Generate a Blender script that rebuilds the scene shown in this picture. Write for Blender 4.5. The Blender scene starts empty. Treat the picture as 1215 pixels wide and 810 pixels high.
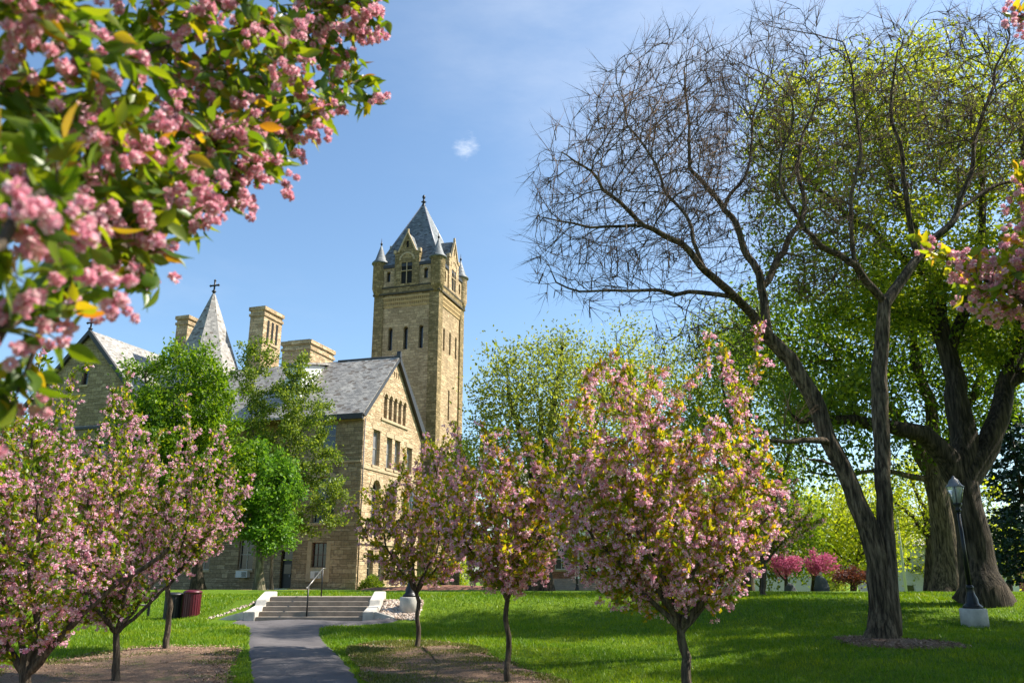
import bpy, math, random
import numpy as np
from mathutils import Vector, Matrix

# ------------------------------------------------------------------ camera, sky, sun, exposure
SC = bpy.context.scene
COL = SC.collection
PITCH = 16.0; FPX = 960.0; CXP = 607.5; CYP = 405.0
cam_d = bpy.data.cameras.new('camera'); cam = bpy.data.objects.new('camera', cam_d); COL.objects.link(cam)
cam.location = (0, 0, 0); cam.rotation_euler = (math.radians(90 + PITCH), 0, 0)
cam_d.sensor_width = 36; cam_d.lens = 36 * FPX / 1215; cam_d.clip_start = .05; cam_d.clip_end = 5000
cam_d.dof.use_dof = True; cam_d.dof.focus_distance = 22; cam_d.dof.aperture_fstop = 3.2
SC.camera = cam
SC.render.resolution_x = 1024; SC.render.resolution_y = 682
SUN_AZ = 80.0; SUN_EL = 48.0
world = bpy.data.worlds.new('World'); SC.world = world; world.use_nodes = True
wt = world.node_tree; wt.nodes.clear()
wo = wt.nodes.new('ShaderNodeOutputWorld'); bg = wt.nodes.new('ShaderNodeBackground'); sky = wt.nodes.new('ShaderNodeTexSky')
sky.sky_type = 'NISHITA'; sky.sun_disc = False; sky.sun_elevation = math.radians(SUN_EL); sky.sun_rotation = math.radians(SUN_AZ)
sky.air_density = 1.0; sky.dust_density = 1.2; sky.ozone_density = 1.6; sky.altitude = 200
bg.inputs[1].default_value = .108
# a small wisp of cloud and thin cirrus, placed by sky direction
geo = wt.nodes.new('ShaderNodeTexCoord')
def wnoise(scale, detail, rough, stretch):
    mp = wt.nodes.new('ShaderNodeMapping'); mp.inputs['Scale'].default_value = stretch
    n = wt.nodes.new('ShaderNodeTexNoise'); n.inputs['Scale'].default_value = scale; n.inputs['Detail'].default_value = detail; n.inputs['Roughness'].default_value = rough
    wt.links.new(geo.outputs['Generated'], mp.inputs['Vector']); wt.links.new(mp.outputs[0], n.inputs['Vector']); return n
def wmath(op, a, b):
    m = wt.nodes.new('ShaderNodeMath'); m.operation = op; m.use_clamp = False
    for i, v in enumerate((a, b)):
        if hasattr(v, 'links'): wt.links.new(v, m.inputs[i])
        else: m.inputs[i].default_value = v
    return m.outputs[0]
def wramp(v, a, b):
    m = wt.nodes.new('ShaderNodeMapRange'); m.interpolation_type = 'SMOOTHSTEP'; m.inputs[1].default_value = a; m.inputs[2].default_value = b
    wt.links.new(v, m.inputs[0]); return m.outputs[0]
PC, PS = math.cos(math.radians(PITCH)), math.sin(math.radians(PITCH))
def ray(px, py):
    a = (px - CXP) / FPX; b = (CYP - py) / FPX
    return Vector((a, PC - b * PS, PS + b * PC))
def at(px, py, Y):
    r = ray(px, py); return r * (Y / r.y)
def cloud_mask(px, py, spread, noise_out, lo, hi):
    d = ray(px, py).normalized()
    vm = wt.nodes.new('ShaderNodeVectorMath'); vm.operation = 'DISTANCE'; vm.inputs[1].default_value = d
    mp = wt.nodes.new('ShaderNodeMapping'); mp.vector_type = 'POINT'
    wt.links.new(geo.outputs['Generated'], vm.inputs[0])
    fall = wramp(vm.outputs['Value'], spread, 0.0)
    return wramp(wmath('MULTIPLY', fall, noise_out), lo, hi)
n1 = wnoise(34, 8, .7, (1, 1, 2.6)); n2 = wnoise(2.6, 7, .62, (1, 1, 3.0))
m1 = cloud_mask(553, 173, .036, n1.outputs[0], .22, .78)
m2 = wmath('MULTIPLY', wramp(n2.outputs[0], .5, .85), .10)
m3 = wmath('MULTIPLY', cloud_mask(800, 10, .6, n2.outputs[0], .1, .8), .38)
mm = wmath('MAXIMUM', wmath('MULTIPLY', m1, .6), wmath('MAXIMUM', m2, m3))
mix = wt.nodes.new('ShaderNodeMix'); mix.data_type = 'RGBA'; mix.inputs[7].default_value = (5.6, 5.8, 6.1, 1)
wt.links.new(mm, mix.inputs[0]); sc_ = wt.nodes.new('ShaderNodeMix'); sc_.data_type = 'RGBA'; sc_.blend_type = 'MULTIPLY'; sc_.inputs[0].default_value = 1; sc_.inputs[7].default_value = (.85, .97, 1.0, 1)
wt.links.new(sky.outputs[0], sc_.inputs[6]); wt.links.new(sc_.outputs[2], mix.inputs[6])
wt.links.new(mix.outputs[2], bg.inputs[0]); wt.links.new(bg.outputs[0], wo.inputs[0])
sl = bpy.data.lights.new('sun', 'SUN'); so = bpy.data.objects.new('sun', sl); COL.objects.link(so)
sl.energy = 5.0; sl.angle = math.radians(.53); sl.color = (1.0, .93, .82)
sd = Vector((math.sin(math.radians(SUN_AZ)) * math.cos(math.radians(SUN_EL)), math.cos(math.radians(SUN_AZ)) * math.cos(math.radians(SUN_EL)), math.sin(math.radians(SUN_EL))))
so.rotation_euler = sd.to_track_quat('Z', 'Y').to_euler()
SC.view_settings.view_transform = 'Standard'; SC.view_settings.look = 'None'; SC.view_settings.exposure = 1.1; SC.view_settings.gamma = 1
SC.cycles.max_bounces = 8; SC.cycles.diffuse_bounces = 3; SC.cycles.transmission_bounces = 4; SC.cycles.glossy_bounces = 2; SC.cycles.transparent_max_bounces = 4

# ------------------------------------------------------------------ materials
def newmat(name):
    m = bpy.data.materials.new(name); m.use_nodes = True; nt = m.node_tree
    return m, nt, nt.nodes['Principled BSDF']
def N(nt, typ, **kw):
    n = nt.nodes.new(typ)
    for k, v in kw.items():
        if k.startswith('_'): setattr(n, k[1:], v)
        else: n.inputs[k].default_value = v
    return n
def ramp(nt, src, stops):
    r = nt.nodes.new('ShaderNodeValToRGB'); el = r.color_ramp.elements
    while len(el) < len(stops): el.new(.5)
    for e, (p, c) in zip(el, stops): e.position = p; e.color = (*c, 1)
    nt.links.new(src, r.inputs[0]); return r.outputs[0]
def mixc(nt, fac, a, b, mode='MIX'):
    m = nt.nodes.new('ShaderNodeMix'); m.data_type = 'RGBA'; m.blend_type = mode
    for idx, v in ((0, fac), (6, a), (7, b)):
        if hasattr(v, 'links'): nt.links.new(v, m.inputs[idx])
        elif isinstance(v, tuple): m.inputs[idx].default_value = (*v, 1)
        else: m.inputs[idx].default_value = v
    return m.outputs[2]
def noise(nt, vec, scale, detail=4, rough=.55, stretch=None):
    n = N(nt, 'ShaderNodeTexNoise', Scale=scale, Detail=detail, Roughness=rough)
    if stretch:
        mp = nt.nodes.new('ShaderNodeMapping'); mp.inputs['Scale'].default_value = stretch
        nt.links.new(vec, mp.inputs[0]); vec = mp.outputs[0]
    nt.links.new(vec, n.inputs['Vector']); return n.outputs[0]
def bump(nt, bs, h, strength, dist, prev=None):
    b = N(nt, 'ShaderNodeBump', Strength=strength, Distance=dist); nt.links.new(h, b.inputs['Height'])
    if prev: nt.links.new(prev, b.inputs['Normal'])
    nt.links.new(b.outputs[0], bs.inputs['Normal']); return b.outputs[0]
def simple(name, col, rough=.6, metal=0, var=.15, scale=8, bmp=.0):
    m, nt, bs = newmat(name); tc = N(nt, 'ShaderNodeTexCoord')
    n = noise(nt, tc.outputs['Object'], scale, 6, .6)
    nt.links.new(ramp(nt, n, [(.25, tuple(c * (1 - var) for c in col)), (.75, tuple(min(1, c * (1 + var)) for c in col))]), bs.inputs['Base Color'])
    bs.inputs['Roughness'].default_value = rough; bs.inputs['Metallic'].default_value = metal
    if bmp: bump(nt, bs, noise(nt, tc.outputs['Object'], scale * 6, 6, .65), bmp, .02)
    return m
def leafmat(name, stops, trans=.45, rough=.45, ttint=None, spec=.3):
    m, nt, bs = newmat(name)
    g = N(nt, 'ShaderNodeNewGeometry')
    c = ramp(nt, g.outputs['Random Per Island'], stops)
    nt.links.new(c, bs.inputs['Base Color']); bs.inputs['Roughness'].default_value = rough
    bs.inputs['Specular IOR Level'].default_value = spec
    tr = nt.nodes.new('ShaderNodeBsdfTranslucent')
    c2 = mixc(nt, 1.0, c, ttint, 'MULTIPLY') if ttint else c
    nt.links.new(c2, tr.inputs[0])
    ms = nt.nodes.new('ShaderNodeMixShader'); ms.inputs[0].default_value = trans
    nt.links.new(bs.outputs[0], ms.inputs[1]); nt.links.new(tr.outputs[0], ms.inputs[2])
    nt.links.new(ms.outputs[0], nt.nodes['Material Output'].inputs[0]); return m
def barkmat(name, a, b, sc=9, st=.9):
    m, nt, bs = newmat(name); tc = N(nt, 'ShaderNodeTexCoord')
    n = noise(nt, tc.outputs['Object'], sc * 2.4, 6, .62, (1, 1, .11))
    n1 = noise(nt, tc.outputs['Object'], sc * .7, 6, .65, (1, 1, .22))
    n2 = noise(nt, tc.outputs['Object'], 1.7, 4, .6)
    c = ramp(nt, n, [(.38, a), (.5, tuple((x + y) / 2.2 for x, y in zip(a, b))), (.62, b)])
    c = mixc(nt, .75, c, ramp(nt, n1, [(.35, (.5, .5, .5)), (.65, (1.35, 1.33, 1.28))]), 'MULTIPLY')
    c = mixc(nt, .6, c, ramp(nt, n2, [(.35, (.75, .78, .68)), (.65, (1.25, 1.2, 1.15))]), 'MULTIPLY')
    nt.links.new(c, bs.inputs['Base Color'])
    bs.inputs['Roughness'].default_value = .9; bs.inputs['Specular IOR Level'].default_value = .2
    p = bump(nt, bs, n1, st, .12); bump(nt, bs, n, st, .06, p); return m
def stonemat(name, c1, c2, mortar, bw=.62, bh=.27, dark=(.05, .045, .035), darkamt=.5, bmp=.8, ms=.012):
    m, nt, bs = newmat(name); uv = N(nt, 'ShaderNodeUVMap'); tc = N(nt, 'ShaderNodeTexCoord')
    # rock-faced ashlar in two interleaved course heights
    def brick(w, h, off):
        b = nt.nodes.new('ShaderNodeTexBrick'); b.offset = off; b.squash = .72; b.squash_frequency = 3
        b.inputs['Scale'].default_value = 1; b.inputs['Brick Width'].default_value = w; b.inputs['Row Height'].default_value = h
        b.inputs['Mortar Size'].default_value = ms; b.inputs['Mortar Smooth'].default_value = .3; b.inputs['Bias'].default_value = 0
        b.inputs['Color1'].default_value = (0, 0, 0, 1); b.inputs['Color2'].default_value = (1, 1, 1, 1); b.inputs['Mortar'].default_value = (.5, .5, .5, 1)
        nt.links.new(uv.outputs[0], b.inputs['Vector']); return b
    b = brick(bw, bh, .43); b2 = brick(bw * 1.7, bh * .5, .5)
    sel = noise(nt, uv.outputs[0], .9, 2, .5, (.6, 2.4, 1))
    selr = N(nt, 'ShaderNodeMapRange'); selr.inputs[1].default_value = .53; selr.inputs[2].default_value = .54; nt.links.new(sel, selr.inputs[0])
    rnd = mixc(nt, selr.outputs[0], b.outputs['Color'], b2.outputs['Color'])
    mf = nt.nodes.new('ShaderNodeMix'); nt.links.new(selr.outputs[0], mf.inputs[0]); nt.links.new(b.outputs['Fac'], mf.inputs[2]); nt.links.new(b2.outputs['Fac'], mf.inputs[3])
    mid = tuple((x + y) / 2 for x, y in zip(c1, c2))
    col = ramp(nt, rnd, [(0, c1), (.35, tuple(x * .8 for x in mid)), (.65, mid), (1, c2)])
    big = noise(nt, tc.outputs['Object'], .35, 5, .6, (1, 1, .6)); bigr = ramp(nt, big, [(.42, (0, 0, 0)), (.68, (1, 1, 1))])
    fine = noise(nt, tc.outputs['Object'], 5, 6, .7)
    k = nt.nodes.new('ShaderNodeMath'); k.operation = 'MULTIPLY'; k.inputs[1].default_value = darkamt
    nt.links.new(bigr, k.inputs[0])
    col = mixc(nt, .8, col, ramp(nt, fine, [(.3, (.55, .55, .55)), (.7, (1.3, 1.3, 1.3))]), 'MULTIPLY')
    col = mixc(nt, k.outputs[0], col, mixc(nt, .55, col, dark))
    col = mixc(nt, mf.outputs[0], col, mortar)
    nt.links.new(col, bs.inputs['Base Color']); bs.inputs['Roughness'].default_value = .92; bs.inputs['Specular IOR Level'].default_value = .15
    inv = nt.nodes.new('ShaderNodeMath'); inv.operation = 'SUBTRACT'; inv.inputs[0].default_value = 1; nt.links.new(mf.outputs[0], inv.inputs[1])
    p = bump(nt, bs, inv.outputs[0], .6 * bmp, .03); p = bump(nt, bs, fine, bmp, .09, p)
    bump(nt, bs, noise(nt, uv.outputs[0], 2.6, 4, .6, (1, 3.4, 1)), bmp, .12, p)
    return m
def slatemat(name, c1, c2, w=.32, h=.2):
    m, nt, bs = newmat(name); uv = N(nt, 'ShaderNodeUVMap'); tc = N(nt, 'ShaderNodeTexCoord')
    b = nt.nodes.new('ShaderNodeTexBrick'); b.offset = .5
    for k_, v in (('Scale', 1), ('Brick Width', w), ('Row Height', h), ('Mortar Size', .008), ('Bias', 0)): b.inputs[k_].default_value = v
    b.inputs['Color1'].default_value = (0, 0, 0, 1); b.inputs['Color2'].default_value = (1, 1, 1, 1); b.inputs['Mortar'].default_value = (.5, .5, .5, 1)
    nt.links.new(uv.outputs[0], b.inputs['Vector'])
    col = ramp(nt, b.outputs['Color'], [(0, c1), (.8, c2), (.93, (c1[0] * .7, c1[1] * .6, c1[2] * .5))])
    n = noise(nt, uv.outputs[0], .5, 6, .65, (1, .5, 1)); col = mixc(nt, .6, col, ramp(nt, n, [(.3, (.6, .6, .62)), (.7, (1.25, 1.22, 1.15))]), 'MULTIPLY')
    col = mixc(nt, b.outputs['Fac'], col, tuple(x * .35 for x in c1))
    nt.links.new(col, bs.inputs['Base Color']); bs.inputs['Roughness'].default_value = .6
    bump(nt, bs, b.outputs['Color'], .5, .02); return m

M = {}
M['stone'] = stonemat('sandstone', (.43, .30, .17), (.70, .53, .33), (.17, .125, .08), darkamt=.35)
M['stone_dark'] = stonemat('shaded_weathered_sandstone', (.29, .215, .125), (.50, .385, .235), (.09, .07, .045), darkamt=.75, bw=.75, bh=.33, dark=(.04, .038, .02))  # darker copy of the sandstone: shade of the sunless front walls put into colour
M['stone_tower'] = stonemat('tower_sandstone', (.42, .30, .17), (.66, .49, .29), (.15, .11, .065), darkamt=.55, bw=.6, bh=.3)
M['stone_mossy_shade'] = stonemat('mossy_shade_sandstone', (.24, .175, .08), (.50, .37, .19), (.09, .07, .04), darkamt=.8, bw=.5, bh=.28, bmp=1, dark=(.05, .048, .02))  # darker tower stone, also used to paint shade on the sunless parts
M['trim'] = simple('dressed_stone', (.42, .32, .19), .85, var=.25, scale=2.5, bmp=.3)
M['corbel'] = simple('ochre_corbel_stone', (.40, .275, .12), .85, var=.3, scale=3, bmp=.3)
M['slate'] = slatemat('grey_slate', (.20, .19, .175), (.37, .35, .32))
M['slate_blue'] = slatemat('tower_slate', (.085, .10, .11), (.20, .225, .24))
M['weather'] = simple('blackened_stone', (.06, .05, .032), .9, var=.5, scale=4, bmp=.4)
M['fascia'] = simple('dark_eaves', (.025, .023, .02), .5)
M['copper'] = simple('dark_metal_flashing', (.05, .047, .045), .45, .3)
M['lead'] = simple('lead_cap', (.22, .22, .24), .45, .3)
M['white'] = simple('white_paint', (.66, .66, .63), .5, var=.08, scale=3)
M['frame'] = simple('cream_window_paint', (.42, .39, .32), .55, var=.15)
M['frame_dark'] = simple('brown_window_paint', (.09, .04, .03), .5)
M['conc'] = simple('concrete', (.46, .43, .38), .88, var=.32, scale=3.5, bmp=.35)
M['step'] = simple('weathered_step_concrete', (.26, .215, .17), .9, var=.3, scale=4, bmp=.35)
M['black'] = simple('black_painted_iron', (.012, .012, .013), .4, .2)
M['maroon'] = simple('maroon_slats', (.085, .005, .014), .42, var=.12)
M['blackbin'] = simple('black_slats', (.012, .012, .014), .5)
M['rock'] = simple('grey_rock', (.055, .058, .062), .9, var=.35, scale=3, bmp=.6)
M['redbrick'] = stonemat('red_brick', (.22, .07, .045), (.34, .13, .085), (.3, .25, .2), bw=.22, bh=.075, darkamt=.2, bmp=.3, ms=.006)
M['house'] = simple('pale_house_paint', (.55, .55, .55), .7)
M['acw'] = simple('window_unit_casing', (.60, .60, .57), .5, var=.05)
def glassmat(name, col):
    m, nt, bs = newmat(name); tc = N(nt, 'ShaderNodeTexCoord')
    n = noise(nt, tc.outputs['Object'], .8, 3)
    nt.links.new(ramp(nt, n, [(.3, tuple(c * .5 for c in col)), (.7, col)]), bs.inputs['Base Color'])
    bs.inputs['Roughness'].default_value = .06; bs.inputs['Specular IOR Level'].default_value = .7; return m
M['glass'] = glassmat('dark_window_glass', (.022, .026, .028))
M['blind'] = glassmat('window_glass_over_blind', (.30, .31, .32))
m, nt, bs = newmat('lamp_glass'); bs.inputs['Base Color'].default_value = (.75, .77, .78, 1); bs.inputs['Roughness'].default_value = .15; bs.inputs['Transmission Weight'].default_value = .55; M['lampglass'] = m
M['black_open'] = simple('dark_opening', (.006, .006, .006), .9)

M['bark_cherry'] = barkmat('cherry_bark', (.045, .034, .027), (.15, .115, .085), 14, .5)
M['bark_grey'] = barkmat('furrowed_grey_bark', (.035, .026, .018), (.21, .16, .11), 7, 1)
M['bark_dark'] = barkmat('dark_bark', (.018, .014, .010), (.105, .08, .058), 6, 1)
M['bark_pale'] = barkmat('pale_bark', (.09, .075, .05), (.23, .20, .145), 9, .6)
M['twig'] = barkmat('brown_twig', (.06, .038, .026), (.16, .105, .07), 9, .3)
CH_L = [(0, (.10, .16, .012)), (.35, (.20, .25, .014)), (.65, (.34, .33, .018)), (.87, (.46, .34, .022)), (1, (.44, .22, .03))]
M['cherry_leaf'] = leafmat('cherry_leaf', CH_L, .58, .4, (1.55, 1.5, .6))
M['cherry_leaf_green'] = leafmat('cherry_leaf_green', [(0, (.06, .12, .012)), (.5, (.13, .20, .014)), (.8, (.24, .27, .016)), (1, (.38, .29, .02))], .55, .38, (1.8, 1.75, .5))
M['cherry_leaf_near'] = leafmat('cherry_leaf_near', [(0, (.05, .10, .012)), (.45, (.10, .17, .014)), (.88, (.17, .21, .018)), (.97, (.28, .20, .02)), (1, (.34, .15, .03))], .5, .36, (2.1, 1.8, .35), .4)
M['petal'] = leafmat('pink_petal', [(0, (.66, .22, .36)), (.3, (.80, .37, .50)), (.65, (.88, .54, .64)), (1, (.93, .76, .80))], .5, .7, None, .1)
M['petal_near'] = leafmat('pink_petal_near', [(0, (.68, .24, .33)), (.4, (.80, .38, .47)), (.75, (.87, .54, .60)), (1, (.92, .75, .77))], .45, .7, None, .1)
M['petal_deep'] = leafmat('deep_pink_petal', [(0, (.42, .06, .16)), (1, (.66, .20, .33))], .35, .7, None, .1)
def greens(name, a, b, c, tr=.5, tint=(1.4, 1.3, .6)): M[name] = leafmat(name, [(0, a), (.5, b), (1, c)], tr, .45, tint)
greens('leaf_bright', (.06, .14, .008), (.12, .22, .010), (.21, .31, .016))
greens('leaf_maple', (.06, .16, .014), (.11, .24, .022), (.19, .34, .04))
greens('leaf_loose', (.07, .13, .015), (.14, .21, .022), (.26, .32, .06))
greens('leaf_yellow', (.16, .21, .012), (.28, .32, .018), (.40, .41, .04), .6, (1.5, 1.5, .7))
greens('leaf_dark', (.035, .075, .009), (.07, .13, .012), (.13, .20, .015), .58, (1.8, 1.6, .6))
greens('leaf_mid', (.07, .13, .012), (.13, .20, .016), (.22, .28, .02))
greens('leaf_airy', (.12, .16, .03), (.20, .25, .045), (.30, .34, .08), .58)
greens('leaf_conifer', (.012, .035, .025), (.02, .05, .035), (.035, .07, .045), .1)
greens('leaf_purple', (.05, .015, .02), (.10, .03, .035), (.16, .06, .05))
greens('blade', (.08, .17, .004), (.15, .26, .006), (.25, .35, .012), .4, (1.4, 1.25, .5))
greens('weed', (.05, .09, .01), (.12, .15, .02), (.26, .24, .08), .3)
bl = M['blade'].node_tree; tcb = N(bl, 'ShaderNodeTexCoord'); nb_ = noise(bl, tcb.outputs['Object'], .8, 5, .65); nb2 = noise(bl, tcb.outputs['Object'], 5, 4, .6)
for nd in [n for n in bl.nodes if n.type in ('BSDF_PRINCIPLED', 'BSDF_TRANSLUCENT')]:
    s_in = nd.inputs['Base Color'] if nd.type == 'BSDF_PRINCIPLED' else nd.inputs[0]; src = s_in.links[0].from_socket
    c1_ = mixc(bl, .85, src, ramp(bl, nb_, [(.36, (.62, .82, .8)), (.52, (1, 1, 1)), (.68, (1.5, 1.18, 1.1))]), 'MULTIPLY')
    bl.links.new(mixc(bl, .7, c1_, ramp(bl, nb2, [(.34, (.6, .7, .7)), (.6, (1.1, 1.08, 1)), (.72, (1.6, 1.3, 1.5))]), 'MULTIPLY'), s_in)
M['chip'] = leafmat('bark_chip', [(0, (.10, .05, .03)), (.5, (.26, .155, .10)), (1, (.50, .34, .24))], .0, .9)
M['pod'] = simple('brown_seed_pod', (.07, .045, .03), .8)

# ------------------------------------------------------------------ object helpers
def link(o, parent=None):
    COL.objects.link(o)
    if parent: o.parent = parent
    return o
def tag(o, label, cat, group=None, kind=None):
    if label: o['label'] = label
    if cat: o['category'] = cat
    if group: o['group'] = group
    if kind: o['kind'] = kind
    return o
def empty(name, loc, label, cat, group=None, rz=0):
    o = bpy.data.objects.new(name, None); o.empty_display_size = .3; o.location = loc; o.rotation_euler = (0, 0, rz); link(o)
    return tag(o, label, cat, group)
def mesh_np(name, V, F, mat, parent=None, smooth=False):
    V = np.asarray(V, np.float32); F = np.asarray(F, np.int32); me = bpy.data.meshes.new(name)
    k = F.shape[1]; n = len(F)
    me.vertices.add(len(V)); me.vertices.foreach_set('co', V.ravel())
    me.loops.add(n * k); me.loops.foreach_set('vertex_index', F.ravel())
    me.polygons.add(n); me.polygons.foreach_set('loop_start', np.arange(0, n * k, k, dtype=np.int32))
    try: me.polygons.foreach_set('loop_total', np.full(n, k, np.int32))
    except Exception: pass
    if smooth: me.polygons.foreach_set('use_smooth', np.ones(n, bool))
    me.materials.append(mat); me.update(calc_edges=True)
    return link(bpy.data.objects.new(name, me), parent)
def boxuv(me):
    uv = me.uv_layers.new(name='UVMap').data
    for p in me.polygons:
        n = p.normal
        if abs(n.z) > .999: t = Vector((1, 0, 0)); b = Vector((0, 1, 0))
        else:
            t = Vector((0, 0, 1)).cross(n).normalized(); b = n.cross(t) if abs(n.z) > .35 else Vector((0, 0, 1))
        for li in p.loop_indices:
            c = me.vertices[me.loops[li].vertex_index].co; uv[li].uv = (t.dot(c), b.dot(c))
class MB:
    def __init__(s): s.v = []; s.f = []; s.sm = []
    def poly(s, pts, sm=False):
        i = len(s.v); s.v += [tuple(p) for p in pts]; s.f.append(list(range(i, i + len(pts)))); s.sm.append(sm); return s
    def box(s, x0, y0, z0, x1, y1, z1, skip=''):
        P = [(x0, y0, z0), (x1, y0, z0), (x1, y1, z0), (x0, y1, z0), (x0, y0, z1), (x1, y0, z1), (x1, y1, z1), (x0, y1, z1)]
        i = len(s.v); s.v += P
        for nm, f in (('b', (3, 2, 1, 0)), ('t', (4, 5, 6, 7)), ('f', (0, 1, 5, 4)), ('r', (1, 2, 6, 5)), ('k', (2, 3, 7, 6)), ('l', (3, 0, 4, 7))):
            if nm not in skip: s.f.append([i + j for j in f]); s.sm.append(False)
        return s
    def prism(s, poly, d):
        """closed prism: poly list of 3D points, extruded by vector d"""
        n = len(poly); i = len(s.v); d = Vector(d); s.v += [tuple(p) for p in poly] + [tuple(Vector(p) + d) for p in poly]
        s.f.append([i + k for k in range(n)][::-1]); s.f.append([i + n + k for k in range(n)]); s.sm += [False, False]
        for k in range(n): s.f.append([i + k, i + (k + 1) % n, i + n + (k + 1) % n, i + n + k]); s.sm.append(False)
        return s
    def lathe(s, prof, n=16, c=(0, 0), sm=True, ph=0):
        i = len(s.v)
        for r, z in prof:
            for k in range(n):
                a = 2 * math.pi * k / n + ph; s.v.append((c[0] + r * math.cos(a), c[1] + r * math.sin(a), z))
        for j in range(len(prof) - 1):
            for k in range(n):
                a = i + j * n + k; b = i + j * n + (k + 1) % n; s.f.append([a, b, b + n, a + n]); s.sm.append(sm)
        s.f.append([i + k for k in range(n)][::-1]); s.f.append([i + (len(prof) - 1) * n + k for k in range(n)]); s.sm += [False, False]
        return s
    def tube(s, a, b, r, n=8, r2=None):
        a = Vector(a); b = Vector(b); d = (b - a).normalized(); t = d.orthogonal().normalized(); u = d.cross(t); i = len(s.v)
        for p, rr in ((a, r), (b, r if r2 is None else r2)):
            for k in range(n): s.v.append(tuple(p + (t * math.cos(2 * math.pi * k / n) + u * math.sin(2 * math.pi * k / n)) * rr))
        for k in range(n): s.f.append([i + k, i + (k + 1) % n, i + n + (k + 1) % n, i + n + k]); s.sm.append(True)
        s.f.append([i + k for k in range(n)][::-1]); s.f.append([i + n + k for k in range(n)]); s.sm += [False, False]
        return s
    def build(s, name, mat, parent=None, bevel=0):
        import bmesh
        me = bpy.data.meshes.new(name); me.from_pydata(s.v, [], s.f); me.polygons.foreach_set('use_smooth', s.sm); me.materials.append(mat)
        bm = bmesh.new(); bm.from_mesh(me); bmesh.ops.remove_doubles(bm, verts=bm.verts, dist=.0004)
        if bevel: bmesh.ops.bevel(bm, geom=[e for e in bm.edges if len(e.link_faces) == 2 and e.calc_face_angle(0) > .5], offset=bevel, segments=2, affect='EDGES')
        bm.to_mesh(me); bm.free()
        me.update(); boxuv(me)
        return link(bpy.data.objects.new(name, me), parent)

# ------------------------------------------------------------------ terrain
LP = ([-30, 0, 14, 19, 24, 26.8, 28.9, 34, 45, 58, 80, 110, 200, 2500], [-2.0, -1.9, -1.84, -1.62, -1.53, -1.49, -.80, -.74, -.82, -1.15, -1.5, -4, -9, -9])
LL = ([-30, 0, 14, 19, 24, 28.5, 32.5, 36, 45, 58, 80, 110, 200, 2500], [-2.0, -1.9, -1.84, -1.64, -1.5, -1.42, -.85, -.76, -.82, -1.15, -1.5, -4, -9, -9])
RP = ([-30, 0, 12, 18, 22.5, 26, 30, 42, 60, 90, 120, 200, 2500], [-2.0, -1.95, -1.74, -1.33, -1.40, -.84, -.72, -.84, -1.7, -3.5, -6, -9, -9])
def sst(x): x = np.clip(x, 0, 1); return x * x * (3 - 2 * x)
def prof(P, y):
    # smoothed piecewise profile
    o = 0
    for k in (-.8, -.4, 0, .4, .8): o = o + np.interp(y + k, P[0], P[1])
    return o / 5
def terrain(x, y):
    x = np.asarray(x, float); y = np.asarray(y, float)
    wl = sst((-9.2 - x) / 2.0); wr = sst((x - 1) / 7)
    z = prof(LP, y) * (1 - wl) + prof(LL, y) * wl
    z = z * (1 - wr) + prof(RP, y) * wr
    near = np.exp(-(y / 60) ** 2)
    z = z + near * (.035 * np.sin(x * .9 + 1.3 * np.sin(y * .31)) * np.sin(y * .55 + x * .17) + .02 * np.sin(x * 2.1 + y * 1.3)) * sst((y - 2) / 5)
    st = sst((x + 8.6) / .25) * sst((-4.2 - x) / .25) * sst((y - 26.3) / .5) * sst((28.75 - y) / .1)
    return z - .45 * st * sst((y - 26.7) / .6)
def th(x, y): return float(terrain(x, y))
xs = np.concatenate([np.linspace(-1500, -70, 14), np.arange(-66, -24, 2.0), np.arange(-24, 24, .22), np.arange(24, 68, 2.0), np.linspace(72, 1500, 14)])
ys = np.concatenate([np.arange(-30, 8, 2.0), np.arange(8, 36, .2), np.arange(36, 70, .8), np.arange(70, 130, 4), np.linspace(134, 2500, 18)])
X, Y = np.meshgrid(xs, ys); Z = terrain(X, Y)
V = np.stack([X, Y, Z], -1).reshape(-1, 3); nx = len(xs)
ii = (np.arange(len(ys) - 1)[:, None] * nx + np.arange(nx - 1)[None, :]).ravel()
gm, nt, bs = newmat('lawn'); tc = N(nt, 'ShaderNodeTexCoord')
a = noise(nt, tc.outputs['Object'], 46, 5, .75, (1, .6, 1)); b = noise(nt, tc.outputs['Object'], .55, 5, .6); c_ = noise(nt, tc.outputs['Object'], 7, 4, .6)
col = ramp(nt, a, [(.3, (.035, .08, .004)), (.5, (.10, .18, .008)), (.72, (.20, .29, .018))])
col = mixc(nt, .7, col, ramp(nt, b, [(.35, (.75, .85, .7)), (.7, (1.25, 1.12, 1.0))]), 'MULTIPLY')
col = mixc(nt, .5, col, ramp(nt, c_, [(.35, (.7, .75, .6)), (.65, (1.25, 1.2, 1.1))]), 'MULTIPLY')
nt.links.new(col, bs.inputs['Base Color']); bs.inputs['Roughness'].default_value = .85; bs.inputs['Specular IOR Level'].default_value = .15
bump(nt, bs, a, 1, .05, bump(nt, bs, c_, .6, .05))
g_ = mesh_np('lawn_ground', V, np.stack([ii, ii + 1, ii + nx + 1, ii + nx], 1), gm, smooth=True); tag(g_, None, None, kind='structure')

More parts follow.
